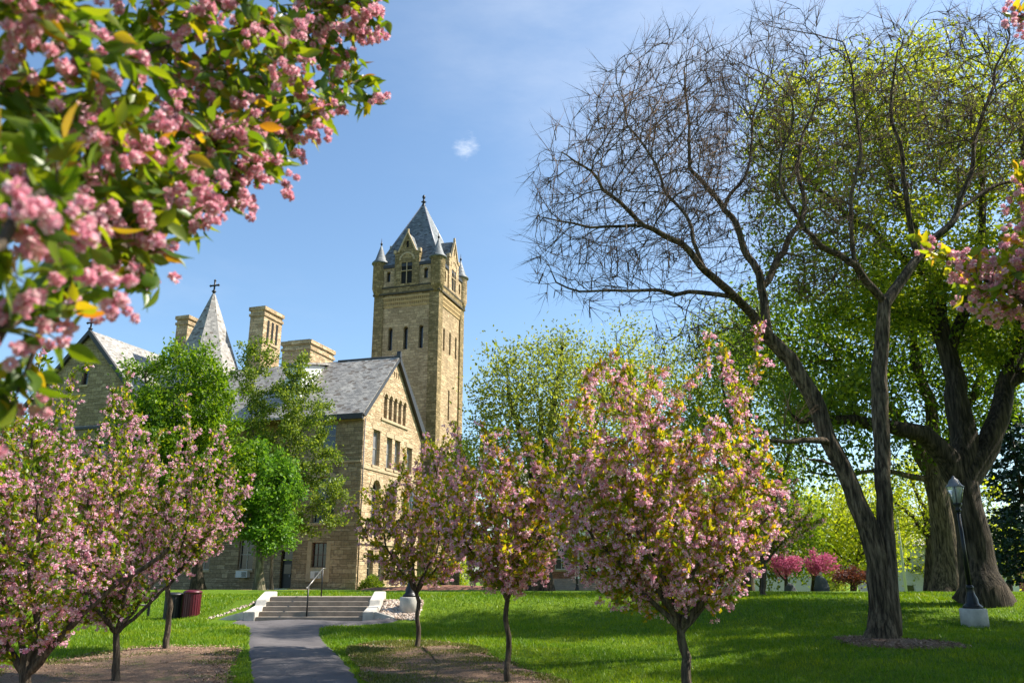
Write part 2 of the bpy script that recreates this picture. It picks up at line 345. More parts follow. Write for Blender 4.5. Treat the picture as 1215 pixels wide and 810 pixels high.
# path: asphalt strip with a flared landing at the steps
PTH = [(-6, -1.0, 1.1), (0, -1.1, 1.0), (5, -1.95, -.1), (10, -3.05, -1.15), (15, -4.52, -2.6), (17, -5.2, -3.2), (19, -5.88, -3.85), (21, -6.5, -4.5), (23, -7.1, -5.1), (24.6, -7.6, -5.45), (25.4, -7.9, -5.35), (25.9, -8.2, -5.0), (26.2, -8.55, -4.4), (26.5, -8.9, -3.6), (26.95, -9.0, -3.3)]
PY = [p[0] for p in PTH]
def pathx(y): return np.interp(y, PY, [p[1] for p in PTH]), np.interp(y, PY, [p[2] for p in PTH])
rows = np.concatenate([np.arange(-6, 10, 1.0), np.arange(10, 26.95, .15), [26.95]]); pv = []; pf = []
NC = 12; rngp = np.random.default_rng(4)
for r_i, y in enumerate(rows):
    l, r = pathx(y); j = (rngp.normal(0, .018), rngp.normal(0, .018)) if y > 10 else (0, 0)
    for k in range(NC + 1):
        x = l + j[0] + (r + j[1] - l - j[0]) * k / NC; e = min(k, NC - k) / NC
        pv.append((x, y, th(x, y) + (.028 if 0 < k < NC else -.03)))
    if r_i:
        for k in range(NC):
            q = (r_i - 1) * (NC + 1) + k; pf.append((q, q + 1, q + NC + 2, q + NC + 1))
pm, nt, bs = newmat('asphalt'); tc = N(nt, 'ShaderNodeTexCoord')
a = noise(nt, tc.outputs['Object'], 120, 3, .8); b = noise(nt, tc.outputs['Object'], .9, 5, .65)
col = mixc(nt, .8, ramp(nt, b, [(.3, (.07, .062, .064)), (.7, (.12, .108, .108))]), ramp(nt, a, [(.3, (.65, .65, .65)), (.7, (1.35, 1.35, 1.35))]), 'MULTIPLY')
vor = N(nt, 'ShaderNodeTexVoronoi', Scale=.55); vor.feature = 'DISTANCE_TO_EDGE'
wv = nt.nodes.new('ShaderNodeVectorMath'); wv.operation = 'ADD'; nzc = N(nt, 'ShaderNodeTexNoise', Scale=2.2, Detail=4)
nt.links.new(tc.outputs['Object'], nzc.inputs['Vector']); nt.links.new(tc.outputs['Object'], wv.inputs[0]); nt.links.new(nzc.outputs['Color'], wv.inputs[1]); nt.links.new(wv.outputs[0], vor.inputs['Vector'])
col = mixc(nt, ramp(nt, vor.outputs['Distance'], [(0, (.8, .8, .8)), (.012, (0, 0, 0))]), col, (.035, .032, .032))
nt.links.new(col, bs.inputs['Base Color']); bs.inputs['Roughness'].default_value = .85; bump(nt, bs, a, .4, .01)
tag(mesh_np('path', pv, pf, pm, smooth=True), None, None, kind='structure')

# ------------------------------------------------------------------ beds of mulch / litter
mulch, nt, bs = newmat('mulch'); tc = N(nt, 'ShaderNodeTexCoord')
a = noise(nt, tc.outputs['Object'], 30, 6, .8); b = noise(nt, tc.outputs['Object'], 1.3, 5, .65)
col = ramp(nt, a, [(.32, (.07, .038, .022)), (.5, (.21, .125, .075)), (.7, (.42, .28, .18))])
col = mixc(nt, ramp(nt, b, [(.55, (0, 0, 0)), (.72, (.6, .6, .6))]), col, (.12, .16, .03))
nt.links.new(col, bs.inputs['Base Color']); bs.inputs['Roughness'].default_value = .95; bump(nt, bs, a, 1, .05); M['mulch'] = mulch
mulch2, nt, bs = newmat('red_mulch'); tc = N(nt, 'ShaderNodeTexCoord'); a = noise(nt, tc.outputs['Object'], 18, 6, .8)
nt.links.new(ramp(nt, a, [(.32, (.10, .04, .025)), (.5, (.23, .10, .06)), (.7, (.36, .18, .12))]), bs.inputs['Base Color']); bs.inputs['Roughness'].default_value = .95; bump(nt, bs, a, 1, .05); M['mulch2'] = mulch2
def in_poly(x, y, P):
    x = np.asarray(x); y = np.asarray(y); ins = np.zeros(x.shape, bool); n = len(P)
    for i in range(n):
        (x1, y1), (x2, y2) = P[i], P[(i + 1) % n]
        if y1 == y2: continue
        c = ((y1 > y) != (y2 > y)) & (x < (x2 - x1) * (y - y1) / (y2 - y1) + x1); ins ^= c
    return ins
def smooth_poly(P, n=8, jit=.12, seed=0):
    rng = np.random.default_rng(seed); P = np.array(P, float); out = []
    for i in range(len(P)):
        p0, p1, p2, p3 = P[i - 1], P[i], P[(i + 1) % len(P)], P[(i + 2) % len(P)]
        for k in range(n):
            t = k / n; q = .5 * (2 * p1 + (p2 - p0) * t + (2 * p0 - 5 * p1 + 4 * p2 - p3) * t * t + (3 * p1 - p0 - 3 * p2 + p3) * t ** 3)
            out.append(tuple(q + rng.normal(0, jit, 2)))
    return out
def bed(name, P, mat, h=.05, step=.2):
    """patch of ground cover: fan rings from the outline towards the middle, laid over the terrain"""
    P = np.array(P); c = P.mean(0); rings = [1, .97, .9, .8, .68, .55, .42, .28, .14]; v = []; f = []; n = len(P)
    for ri, s in enumerate(rings):
        q = c + (P - c) * s; z = terrain(q[:, 0], q[:, 1]) + (-.03 if ri == 0 else (.012 if ri == 1 else .016 + h * (1 - s) ** .5 * .6))
        v += [(a_, b_, c__) for (a_, b_), c__ in zip(q, z)]
        if ri: f += [[(ri - 1) * n + k, (ri - 1) * n + (k + 1) % n, ri * n + (k + 1) % n, ri * n + k] for k in range(n)]
    v.append((c[0], c[1], th(*c) + .016 + h * .6)); k0 = (len(rings) - 1) * n
    ftri = [[k0 + k, k0 + (k + 1) % n, len(v) - 1, len(v) - 1] for k in range(n)]
    me = bpy.data.meshes.new(name); me.from_pydata(v, [], f + [t[:3] for t in ftri]); me.polygons.foreach_set('use_smooth', [True] * len(me.polygons)); me.materials.append(mat); me.update()
    return tag(link(bpy.data.objects.new(name, me)), None, None, kind='structure')
bedL = smooth_poly([(-11.0, 13.0), (-9.6, 15.6), (-9.3, 17.6), (-8.5, 19.4), (-7.2, 19.9), (-6.2, 19.6), (-5.85, 18.6), (-5.35, 16.6), (-4.75, 14.8), (-4.0, 12.6), (-4.2, 10), (-8, 9.5)], 8, .05, 1)
bedR = smooth_poly([(-3.75, 19.6), (-3.1, 20.3), (-1.9, 20.4), (-.9, 19.6), (-.3, 17.6), (.6, 15.8), (1.0, 14.2), (.4, 12.6), (-1, 11.8), (-1.7, 12.2), (-2.6, 15.2), (-3.25, 17.6)], 8, .05, 2)
bedT = smooth_poly([(6.75, 17.9), (7.0, 17.1), (7.8, 16.7), (8.7, 16.9), (9.3, 17.5), (9.0, 18.2), (8.0, 18.6), (7.1, 18.5)], 8, .06, 3)
bedH = smooth_poly([(-17, 50), (-13.4, 49.3), (-10, 49.8), (-9.5, 52), (-10, 58), (-18, 62), (-24, 60), (-24, 52)], 6, .15, 5)
bed('mulch_bed', bedL, M['mulch'], .10); bed('mulch_bed', bedR, M['mulch'], .10); bed('mulch_bed', bedT, M['mulch'], .08)
bed('mulch_bed', bedH, M['mulch'], .1)
bedM = smooth_poly([(-6.2, 43.5), (-3, 42.8), (0, 43.2), (.8, 46), (1.0, 50), (-3, 54), (-8, 53), (-8.5, 47)], 6, .1, 6)
bed('mulch_bed', bedM, M['mulch2'], .45)
BEDS = [bedL, bedR, bedT]
def scatter(n, xr, yr, rng, dens=None):
    x = rng.uniform(*xr, n); y = rng.uniform(*yr, n)
    if dens is not None: k = rng.random(n) < dens(x, y); x, y = x[k], y[k]
    return x, y
def on_path(x, y, m=0.0):
    l, r = pathx(y); return (x > l + m) & (x < r - m) & (y < 26.95)
rng = np.random.default_rng(11)
# grass blades over the nearer lawn
def dens(x, y):
    half = .66 * y + 2.5
    d = np.where(np.abs(x) < half, 1.0, 0) * np.clip((13.5 / y) ** 1.5, .12, 1)
    return d
gx, gy = scatter(900000, (-24, 24), (10.3, 34), rng, dens)
bedmask = np.zeros(len(gx), bool)
for P_ in BEDS: bedmask |= in_poly(gx + rng.normal(0, .12, len(gx)), gy + rng.normal(0, .12, len(gx)), P_)
keep = ~on_path(gx, gy, .05) & ~bedmask & ~((gx > -9.4) & (gx < -2.9) & (gy > 26.2) & (gy < 29.2))
gx, gy = gx[keep], gy[keep]; n = len(gx); gz = terrain(gx, gy)
patch = .5 + .5 * np.sin(gx * 1.3 + np.sin(gy * .9) * 2) * np.sin(gy * 1.1 + gx * .4)
h = rng.uniform(.035, .075, n) * (.8 + .5 * patch) * (1 + (gy - 11) / 60); w = rng.uniform(.004, .0075, n) * (1 + (gy - 11) / 14); an = rng.uniform(0, math.pi, n)
lean = rng.normal(0, .45, (n, 2)) * h[:, None]
dx, dy = np.cos(an) * w, np.sin(an) * w
V = np.empty((n, 3, 3)); V[:, 0] = np.stack([gx - dx, gy - dy, gz - .005], 1); V[:, 1] = np.stack([gx + dx, gy + dy, gz - .005], 1); V[:, 2] = np.stack([gx + lean[:, 0], gy + lean[:, 1], gz + h], 1)
tag(mesh_np('grass', V.reshape(-1, 3), np.arange(n * 3).reshape(-1, 3), M['blade']), 'short bright green grass blades covering the lawn', 'grass', kind='stuff')
# chips and weeds on the beds
def quads(x, y, z, size, rng, flat=.35):
    n = len(x); a = rng.uniform(0, 2 * math.pi, n); L = rng.uniform(.5, 1, n) * size; Wd = L * rng.uniform(.25, .5, n)
    t = np.stack([np.cos(a), np.sin(a), rng.normal(0, flat, n)], 1); b = np.stack([-np.sin(a), np.cos(a), rng.normal(0, flat, n)], 1)
    c = np.stack([x, y, z], 1); V = np.stack([c - t * L[:, None], c + b * Wd[:, None], c + t * L[:, None], c - b * Wd[:, None]], 1)
    return V.reshape(-1, 3), np.arange(4 * n).reshape(-1, 4)
for P_, cnt, lab in ((bedL, 26000, 'pale brown bark chips scattered in the bed left of the path'), (bedR, 13000, 'brown chips and dead leaves in the bed right of the path'), (bedT, 3500, 'bark chips ringed round the foot of the bare forked tree')):
    A = np.array(P_); cx, cy = scatter(cnt, (A[:, 0].min(), A[:, 0].max()), (A[:, 1].min(), A[:, 1].max()), rng); k = in_poly(cx, cy, P_); cx, cy = cx[k], cy[k]
    c0 = A.mean(0); zz = terrain(cx, cy) + .03 + rng.uniform(0, .03, len(cx))
    Vq, Fq = quads(cx, cy, zz, .035, rng); tag(mesh_np('bark_chips', Vq, Fq, M['chip']), lab, 'bark chips', kind='stuff')
wx = []; wy = []
for P_, cnt, thr in ((bedL, 60000, .25), (bedR, 110000, -.5)):
    A = np.array(P_); cx, cy = scatter(cnt, (A[:, 0].min(), A[:, 0].max()), (A[:, 1].min(), A[:, 1].max()), rng)
    nz = np.sin(cx * 2.1 + 1.7 * np.sin(cy * 1.6)) * np.sin(cy * 2.6 + 1.3 * np.sin(cx * 1.9)) + rng.normal(0, .3, len(cx)); k = in_poly(cx, cy, P_) & (nz > thr + .35)
    wx.append(cx[k]); wy.append(cy[k])
wx = np.concatenate(wx); wy = np.concatenate(wy); n = len(wx); wz = terrain(wx, wy) + .03; h = rng.uniform(.02, .07, n); a = rng.uniform(0, 6.28, n); w = rng.uniform(.008, .018, n)
V = np.stack([np.stack([wx - np.cos(a) * w, wy - np.sin(a) * w, wz], 1), np.stack([wx + np.cos(a) * w, wy + np.sin(a) * w, wz], 1), np.stack([wx + rng.normal(0, .03, n), wy + rng.normal(0, .03, n), wz + h], 1)], 1)
tag(mesh_np('weeds', V.reshape(-1, 3), np.arange(3 * n).reshape(-1, 3), M['weed']), 'low yellowish weeds sprouting in the two mulch beds', 'weeds', kind='stuff')

# ------------------------------------------------------------------ walls with real openings
def clip_poly(poly, clip):
    out = poly
    for i in range(len(clip)):
        a = clip[i]; b = clip[(i + 1) % len(clip)]; inp = out; out = []
        def side(p): return (b[0] - a[0]) * (p[1] - a[1]) - (b[1] - a[1]) * (p[0] - a[0])
        for j in range(len(inp)):
            p = inp[j]; q = inp[(j + 1) % len(inp)]; sp, sq = side(p), side(q)
            if sp >= -1e-9: out.append(p)
            if (sp > 1e-9 and sq < -1e-9) or (sp < -1e-9 and sq > 1e-9):
                t = sp / (sp - sq); out.append((p[0] + (q[0] - p[0]) * t, p[1] + (q[1] - p[1]) * t))
        if len(out) < 3: return []
    return out
class Wall:
    """vertical wall sheet: o origin (x,y), u direction (x,y); outward normal = u x up"""
    def __init__(s, o, u): s.o = Vector((*o, 0)); s.u = Vector((*u, 0)).normalized(); s.n = s.u.cross(Vector((0, 0, 1)))
    def P(s, u, z, d=0): return s.o + s.u * u + Vector((0, 0, z)) - s.n * d
    def fill(s, mb, width, z0, z1, ops, clip=None, depth=.4, u0=0):
        us = sorted({u0, width, *[o[0] for o in ops], *[o[1] for o in ops]}); zs = sorted({z0, z1, *[o[2] for o in ops], *[o[3] for o in ops]})
        for a, b in zip(us, us[1:]):
            for c, d in zip(zs, zs[1:]):
                mu, mz = (a + b) / 2, (c + d) / 2
                if any(o[0] < mu < o[1] and o[2] < mz < o[3] for o in ops): continue
                q = [(a, c), (b, c), (b, d), (a, d)]
                if clip: q = clip_poly(q, clip)
                if len(q) >= 3: mb.poly([s.P(*p) for p in q])
        for o in ops:
            a, b, c, d = o[:4]; arch = len(o) > 4 and o[4]; r = (b - a) / 2
            top = []
            if arch:
                k = 12; top = [((a + b) / 2 + r * math.cos(t), d - r + r * math.sin(t)) for t in [math.pi * i / k for i in range(k + 1)]]
                L = [p for p in top if p[0] <= (a + b) / 2 + 1e-6]; R = [p for p in top if p[0] >= (a + b) / 2 - 1e-6]
                mb.poly([s.P(a, d)] + [s.P(*p) for p in L[::-1]]); mb.poly([s.P(b, d)] + [s.P(*p) for p in R[::-1]])
                ring = [(a, c), (b, c)] + top
            else: ring = [(a, c), (b, c), (b, d), (a, d)]
            for i in range(len(ring)):
                p, q = ring[i], ring[(i + 1) % len(ring)]
                if (p[0] - q[0]) ** 2 + (p[1] - q[1]) ** 2 < 1e-8: continue
                mb.poly([s.P(*p), s.P(*q), s.P(q[0], q[1], depth), s.P(p[0], p[1], depth)])
    def bx(s, mb, a, b, c, d, d0, d1):
        """box spanning u a..b, z c..d, depth d0 (outside) .. d1 (inside)"""
        return mb.prism([s.P(a, c, d0), s.P(b, c, d0), s.P(b, d, d0), s.P(a, d, d0)], -s.n * (d1 - d0))
def window(W, o, parent, glass='glass', frame='frame', cols=1, rows=2, depth=.3, sill=True, mull=.05, fr=.07, name='window'):
    a, b, c, d = o[:4]; arch = len(o) > 4 and o[4]; r = (b - a) / 2; top = d
    mb = MB(); e = .003
    if arch: top = d - r
    W.bx(mb, a + e, a + fr, c + e, top, depth - .06, depth); W.bx(mb, b - fr, b - e, c + e, top, depth - .06, depth)
    W.bx(mb, a + fr + .001, b - fr - .001, c + e, c + fr, depth - .06, depth)
    if not arch: W.bx(mb, a + fr + .001, b - fr - .001, d - fr, d - e, depth - .06, depth)
    else:
        k = 10; ts = [math.pi * i / k for i in range(k + 1)]; cx = (a + b) / 2
        for t0, t1 in zip(ts, ts[1:]):
            q = [(cx + (r - e) * math.cos(t0), top + (r - e) * math.sin(t0)), (cx + (r - e) * math.cos(t1), top + (r - e) * math.sin(t1)), (cx + (r - fr) * math.cos(t1), top + (r - fr) * math.sin(t1)), (cx + (r - fr) * math.cos(t0), top + (r - fr) * math.sin(t0))]
            mb.prism([W.P(p[0], p[1], depth - .06) for p in q], -W.n * .06)
    for i in range(1, rows):
        z = c + (top - c) * i / rows + (.0 if arch else 0); W.bx(mb, a + fr, b - fr, z - mull / 2, z + mull / 2, depth - .045, depth - .002)
    if arch and rows > 1: W.bx(mb, a + fr, b - fr, top - mull / 2, top + mull / 2, depth - .045, depth - .002)
    for i in range(1, cols):
        u = a + (b - a) * i / cols; W.bx(mb, u - mull / 2, u + mull / 2, c + fr, d - fr if not arch else top + r * .9, depth - .04, depth - .004)
    f = mb.build(name, M[frame], parent)
    mb = MB(); W.bx(mb, a + .01, b - .01, c + .01, d - .01 if not arch else top, depth + .002, depth + .02)
    if arch:
        k = 10; mb.prism([W.P((a + b) / 2 + (r - .01) * math.cos(math.pi * i / k), top + .001 + (r - .01) * math.sin(math.pi * i / k), depth + .002) for i in range(k + 1)], -W.n * .018)
    mb.build('pane', M[glass], f)
    if sill:
        mb = MB(); W.bx(mb, a - .1, b + .1, c - .18, c - .002, -.09, .12); mb.build('sill', M['trim'], f)
    return f
def arch_ring(W, mb, cx, zc, r0, r1, out, a0=0, a1=math.pi, n=11):
    for i in range(n):
        t0 = a0 + (a1 - a0) * i / n + .012; t1 = a0 + (a1 - a0) * (i + 1) / n - .012
        q = [(cx + r1 * math.cos(t0), zc + r1 * math.sin(t0)), (cx + r1 * math.cos(t1), zc + r1 * math.sin(t1)), (cx + r0 * math.cos(t1), zc + r0 * math.sin(t1)), (cx + r0 * math.cos(t0), zc + r0 * math.sin(t0))]
        o_ = out + (.02 if i % 2 else 0)
        mb.prism([W.P(p[0], p[1], -o_) for p in q], -W.n * (o_ + .02))

# ------------------------------------------------------------------ the stone hall
THETA = math.radians(17.0); HO = Vector((-11.1514, 60.0, 0))
hall = empty('stone_hall', (HO.x, HO.y, -1.3), 'sandstone hall with steep slate roofs, gable end, round spire and chimneys', 'building', rz=-THETA)
ZB = 1.3   # local z offset: hall empty sits at ground, local z = world z + ZB
class HW(Wall):
    def P(s, u, z, d=0): return s.o + s.u * u + Vector((0, 0, z + ZB)) - s.n * d
EAVE = 11.55; APEX = 17.1; GW = 10.9
# gable end wall (faces local +x)
Wg = HW((0, 0), (0, 1)); mb = MB()
gops = [(1.75, 2.95, 7.95, 10.7), (4.15, 5.15, 8.0, 10.45), (5.65, 6.65, 8.0, 10.45), (8.0, 9.1, 8.0, 10.2)]
arcs = [(3.65, 13.85), (4.55, 13.85), (5.45, 13.85), (6.35, 13.85), (7.25, 13.85)]
gops += [(c - .3, c + .3, 11.85, t, True) for c, t in arcs]
gops += [(4.95 + .0, 5.13, 15.5, 16.0), (5.36, 5.54, 15.5, 16.0), (5.77, 5.95, 15.5, 16.0)]
gops += [(1.9, 3.3, 3.4, 6.9, True), (4.6, 6.3, 3.4, 7.0, True), (7.6, 9.0, 3.4, 6.9, True)]
gops += [(1.7, 2.7, -.9, 1.7), (3.6, 4.6, -.9, 1.7), (5.6, 6.6, -.9, 1.7), (7.6, 8.6, -.9, 1.7)]
clipg = [(0, -1.4), (GW, -1.4), (GW, EAVE), (GW / 2, APEX), (0, EAVE)]
Wg.fill(mb, GW, -1.4, APEX, gops, clip=clipg, depth=.45)
mb.build('gable_wall', M['stone'], hall)
for i, o in enumerate(gops):
    if 4 <= i < 9: window(Wg, o, hall, rows=2, depth=.35, sill=False, fr=.05, mull=.04)
    elif 9 <= i < 12:
        mb = MB(); Wg.bx(mb, o[0] + .005, o[1] - .005, o[2] + .005, o[3] - .005, .25, .3); mb.build('vent', M['black_open'], hall)
    elif i < 4: window(Wg, o, hall, glass='blind', rows=2, depth=.32)
    else: window(Wg, o, hall, rows=2, cols=2 if i < 15 else 1, depth=.35, sill=i < 15)
mb = MB(); Wg.bx(mb, 2.9, 8.0, 11.62, 11.82, -.10, .1); Wg.bx(mb, .02, GW, 7.55, 7.75, -.07, .1); Wg.bx(mb, .02, GW, 2.1, 2.4, -.10, .1)
for c, t in arcs: arch_ring(Wg, mb, c, t - .3, .3, .47, .05, n=7)
for o in gops[12:15]: arch_ring(Wg, mb, (o[0] + o[1]) / 2, o[3] - (o[1] - o[0]) / 2, (o[1] - o[0]) / 2, (o[1] - o[0]) / 2 + .4, .06, n=11)
for o in gops[:4]: Wg.bx(mb, o[0] - .2, o[1] + .2, o[3], o[3] + .35, -.04, .1)
mb.build('stone_bands', M['trim'], hall)
# front wall of the wing (faces local -y)
FW = 5.2
Wf = HW((-FW, 0), (1, 0)); mb = MB()
fops = [(1.6, 2.95, 8.25, 10.95), (1.35, 3.15, 3.6, 7.0, True), (1.55, 2.75, .45, 2.2)]
Wf.fill(mb, FW, -1.4, EAVE, fops, depth=.4)
Wr_ = HW((-FW, 6.0), (0, -1)); Wr_.fill(mb, 6.0, -1.4, EAVE, [], depth=.4)
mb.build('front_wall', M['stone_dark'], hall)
window(Wf, fops[0], hall, rows=3, cols=1, depth=.3, frame='frame'); window(Wf, fops[1], hall, rows=2, cols=2, depth=.35); window(Wf, fops[2], hall, rows=2, cols=3, depth=.25, frame='frame_dark', sill=False, mull=.04)
mb = MB(); Wf.bx(mb, 0, FW - .02, 7.95, 8.1, -.08, .1); mb.build('stone_band', M['trim'], hall)
mb = MB(); Wf.bx(mb, 0, FW - .02, 11.1, 11.3, -.05, .1); mb.build('stone_band', M['trim'], hall)
mb = MB(); arch_ring(Wf, mb, 2.25, 6.1, .9, 1.35, .06, n=13); mb.build('arch_stones', M['trim'], hall)
mb = MB(); Wf.bx(mb, 1.2, 1.53, -.3, 2.3, -.03, .1); Wf.bx(mb, 2.78, 3.1, -.3, 2.3, -.03, .1); Wf.bx(mb, 1.2, 3.1, -.55, .42, -.031, .1)
mb.build('window_surround', M['trim'], hall)
# wing roof
def roofslab(pts, thick, name, mat): return MB().prism(pts, (0, 0, -thick)).build(name, mat, hall)
zr = ZB
def hz(x, y, z): return (x, y, z + zr)
RL = -16
roofslab([hz(.22, -.45, EAVE + .02), hz(.22, GW / 2, APEX + .28), hz(RL, GW / 2, APEX + .28), hz(RL, -.45, EAVE + .02)], .16, 'roof', M['slate'])
roofslab([hz(.22, GW + .45, EAVE + .02), hz(RL, GW + .45, EAVE + .02), hz(RL, GW / 2, APEX + .28), hz(.22, GW / 2, APEX + .28)], .16, 'roof', M['slate'])
mb = MB(); mb.prism([hz(.26, -.5, EAVE - .12), hz(.26, GW / 2, APEX + .2), hz(.26, GW / 2, APEX - .12), hz(.26, -.1, EAVE - .22)], (-.25, 0, 0)).build('verge_board', M['copper'], hall)
mb = MB(); mb.prism([hz(.30, GW + .5, EAVE - .12), hz(.30, GW + .1, EAVE - .25), hz(.30, GW / 2, APEX - .16), hz(.30, GW / 2, APEX + .33), hz(.30, GW + .7, EAVE + .1)], (-.5, 0, 0)).build('verge_board', M['fascia'], hall)
MB().box(-RL * 0 - 5.4, -.55, EAVE - .42 + zr, .16, -.32, EAVE - .02 + zr).build('gutter', M['fascia'], hall)
MB().box(-5.3, -.33, EAVE - .3 + zr, .0, .06, EAVE - .14 + zr).build('soffit', M['fascia'], hall)
MB().prism([hz(.32, GW / 2 - .1, APEX + .2), hz(.32, GW / 2 + .15, APEX + .2), hz(.32, GW / 2 + .12, APEX + .62), hz(.32, GW / 2 - .02, APEX + .75), hz(.32, GW / 2 - .1, APEX + .5)], (-.35, 0, 0)).build('finial', M['copper'], hall)
MB().tube(hz(.2, GW / 2, APEX + .3), hz(-5.5, GW / 2, APEX + .3), .09, 6).build('ridge_cap', M['copper'], hall)
MB().tube((.1, .12, .1), (.1, .12, EAVE + 1), .05, 6).build('drain_pipe', M['copper'], hall)
# dormer with a white cheek, seen left of the wing roof
MB().prism([hz(-7.9, 1.4, 13.2), hz(-7.9, 5.0, 13.2), hz(-7.9, 5.0, 16.9), hz(-7.9, 1.4, 16.2)], (1.5, 0, 0)).build('dormer', M['white'], hall)
MB().prism([hz(-8.2, 1.0, 16.1), hz(-6.1, 1.0, 16.1), hz(-6.1, 5.4, 17.1), hz(-8.2, 5.4, 17.1)], (0, 0, .16)).build('dormer_roof', M['slate'], hall)
# main range behind: long wall, door, windows
Y2 = 2.5; MX0 = -31; MX1 = -FW
Wm = HW((MX0, Y2), (1, 0)); mb = MB(); wl = MX1 - MX0
mops = [(-7.75 - MX0, -6.75 - MX0, -1.1, 1.7), (-11.6 - MX0, -10.25 - MX0, .3, 2.6), (-15.5 - MX0, -14.2 - MX0, .3, 2.6), (-19.4 - MX0, -18.1 - MX0, .3, 2.6), (-23.6 - MX0, -22.3 - MX0, .3, 2.6)]
for z0_, z1_ in ((4.4, 7.2), (8.4, 11.0)):
    for x0_ in (-11.6, -15.5, -19.4, -23.6, -27.5): mops.append((x0_ - MX0, x0_ + 1.3 - MX0, z0_, z1_))
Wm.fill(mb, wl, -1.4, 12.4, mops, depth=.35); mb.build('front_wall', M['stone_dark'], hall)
for i, o in enumerate(mops):
    if i: window(Wm, o, hall, rows=2, cols=2, depth=.28, frame='frame' if i < 5 else 'frame_dark')
o = mops[0]; mb = MB(); Wm.bx(mb, o[0] + .02, o[1] - .02, o[2] + .02, o[3] - .7, .25, .3); d_ = mb.build('door', M['black'], hall)
mb = MB(); Wm.bx(mb, o[0] + .2, o[1] - .2, 0.0, .7, .235, .249); mb.build('pane', M['glass'], d_)
mb = MB(); Wm.bx(mb, o[1] - .3, o[1] - .24, -.25, -.05, .17, .249); mb.build('handle', M['lead'], d_)
mb = MB(); Wm.bx(mb, o[0] + .02, o[1] - .02, o[3] - .65, o[3] - .03, .26, .3); mb.build('transom_window', M['glass'], hall)
mb = MB(); mb.box(-8.1, Y2 - 1.0, .02, -6.4, Y2 - .01, .22); mb.box(-8.3, Y2 - 1.4, -.1, -6.2, Y2 - .99, .1); mb.build('doorstep', M['conc'], hall)
mb = MB(); Wm.bx(mb, 0, wl, 12.0, 12.4, -.12, .1); Wm.bx(mb, 0, wl, 3.3, 3.55, -.1, .1); mb.build('stone_bands', M['trim'], hall)
roofslab([hz(MX0, Y2 - .4, 12.4), hz(MX1 - 2.2, Y2 - .4, 12.4), hz(MX1 - 2.2, 8.5, 17.0), hz(MX0, 8.5, 17.0)], .16, 'roof', M['slate'])
roofslab([hz(MX0, 8.5, 17.0), hz(MX1 - 2.2, 8.5, 17.0), hz(MX1 - 2.2, 14.5, 12.4), hz(MX0, 14.5, 12.4)], .16, 'roof', M['slate'])
MB().box(MX0, Y2 - .5, 12.15 + zr, MX1 - .3, Y2 - .25, 12.36 + zr).build('gutter', M['fascia'], hall)
# far left front gable
GX = -29.02; gzp = 21.0; hw = 5.6; gez = 15.0; Yg = 2.2
clipL = [(0, -1.4), (2 * hw, -1.4), (2 * hw, gez), (hw, gzp), (0, gez)]
Wl = HW((GX - hw, Yg), (1, 0)); mb = MB(); lops = [(hw - .35, hw + .35, 16.2, 18.2, True), (2, 3.3, 8.4, 11), (7.9, 9.2, 8.4, 11), (2, 3.3, 4.4, 7.2), (7.9, 9.2, 4.4, 7.2), (5, 6.3, 8.4, 11), (5, 6.3, 4.4, 7.2), (2, 3.3, .3, 2.6), (7.9, 9.2, .3, 2.6)]
Wl.fill(mb, 2 * hw, -1.4, gzp, lops, clip=clipL, depth=.35)
Ws = HW((GX + hw, Yg), (0, 1)); Ws.fill(mb, 10, -1.4, gez, [], depth=.3)
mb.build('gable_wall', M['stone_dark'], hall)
for o in lops: window(Wl, o, hall, rows=2, depth=.28, frame='frame_dark')
rl = 9.0
roofslab([hz(GX, Yg - .3, gzp + .25), hz(GX + hw + .5, Yg - .3, gez - .3), hz(GX + hw + .5, Yg + rl, gez - .3), hz(GX, Yg + rl, gzp + .25)], .16, 'roof', M['slate'])
roofslab([hz(GX, Yg - .3, gzp + .25), hz(GX, Yg + rl, gzp + .25), hz(GX - hw - .5, Yg + rl, gez - .3), hz(GX - hw - .5, Yg - .3, gez - .3)], .16, 'roof', M['slate'])
for sg in (1, -1):
    MB().prism([hz(GX, Yg - .36, gzp + .32), hz(GX + sg * (hw + .6), Yg - .36, gez - .28), hz(GX + sg * (hw + .6), Yg - .36, gez - .75), hz(GX, Yg - .36, gzp - .2)], (0, .3, 0)).build('verge_board', M['fascia'], hall)
def cross(x, y, z, s_=1):
    mb = MB(); mb.tube(hz(x, y, z - .3 * s_), hz(x, y, z + .85 * s_), .07 * s_, 6); mb.tube(hz(x - .38 * s_, y, z + .42 * s_), hz(x + .38 * s_, y, z + .42 * s_), .075 * s_, 6)
    for q in ((-.38, .42), (.38, .42), (0, .85)): mb.lathe([(.01, z + zr + (q[1] - .12) * s_), (.12 * s_, z + zr + q[1] * s_), (.01, z + zr + (q[1] + .12) * s_)], 8, (x + q[0] * s_, y))
    mb.lathe([(.02, z + zr - .35 * s_), (.2 * s_, z + zr - .1 * s_), (.02, z + zr + .1 * s_)], 8, (x, y)); return mb.build('cross_finial', M['black'], hall)
cross(GX, Yg - .2, gzp + .5, 1.1)
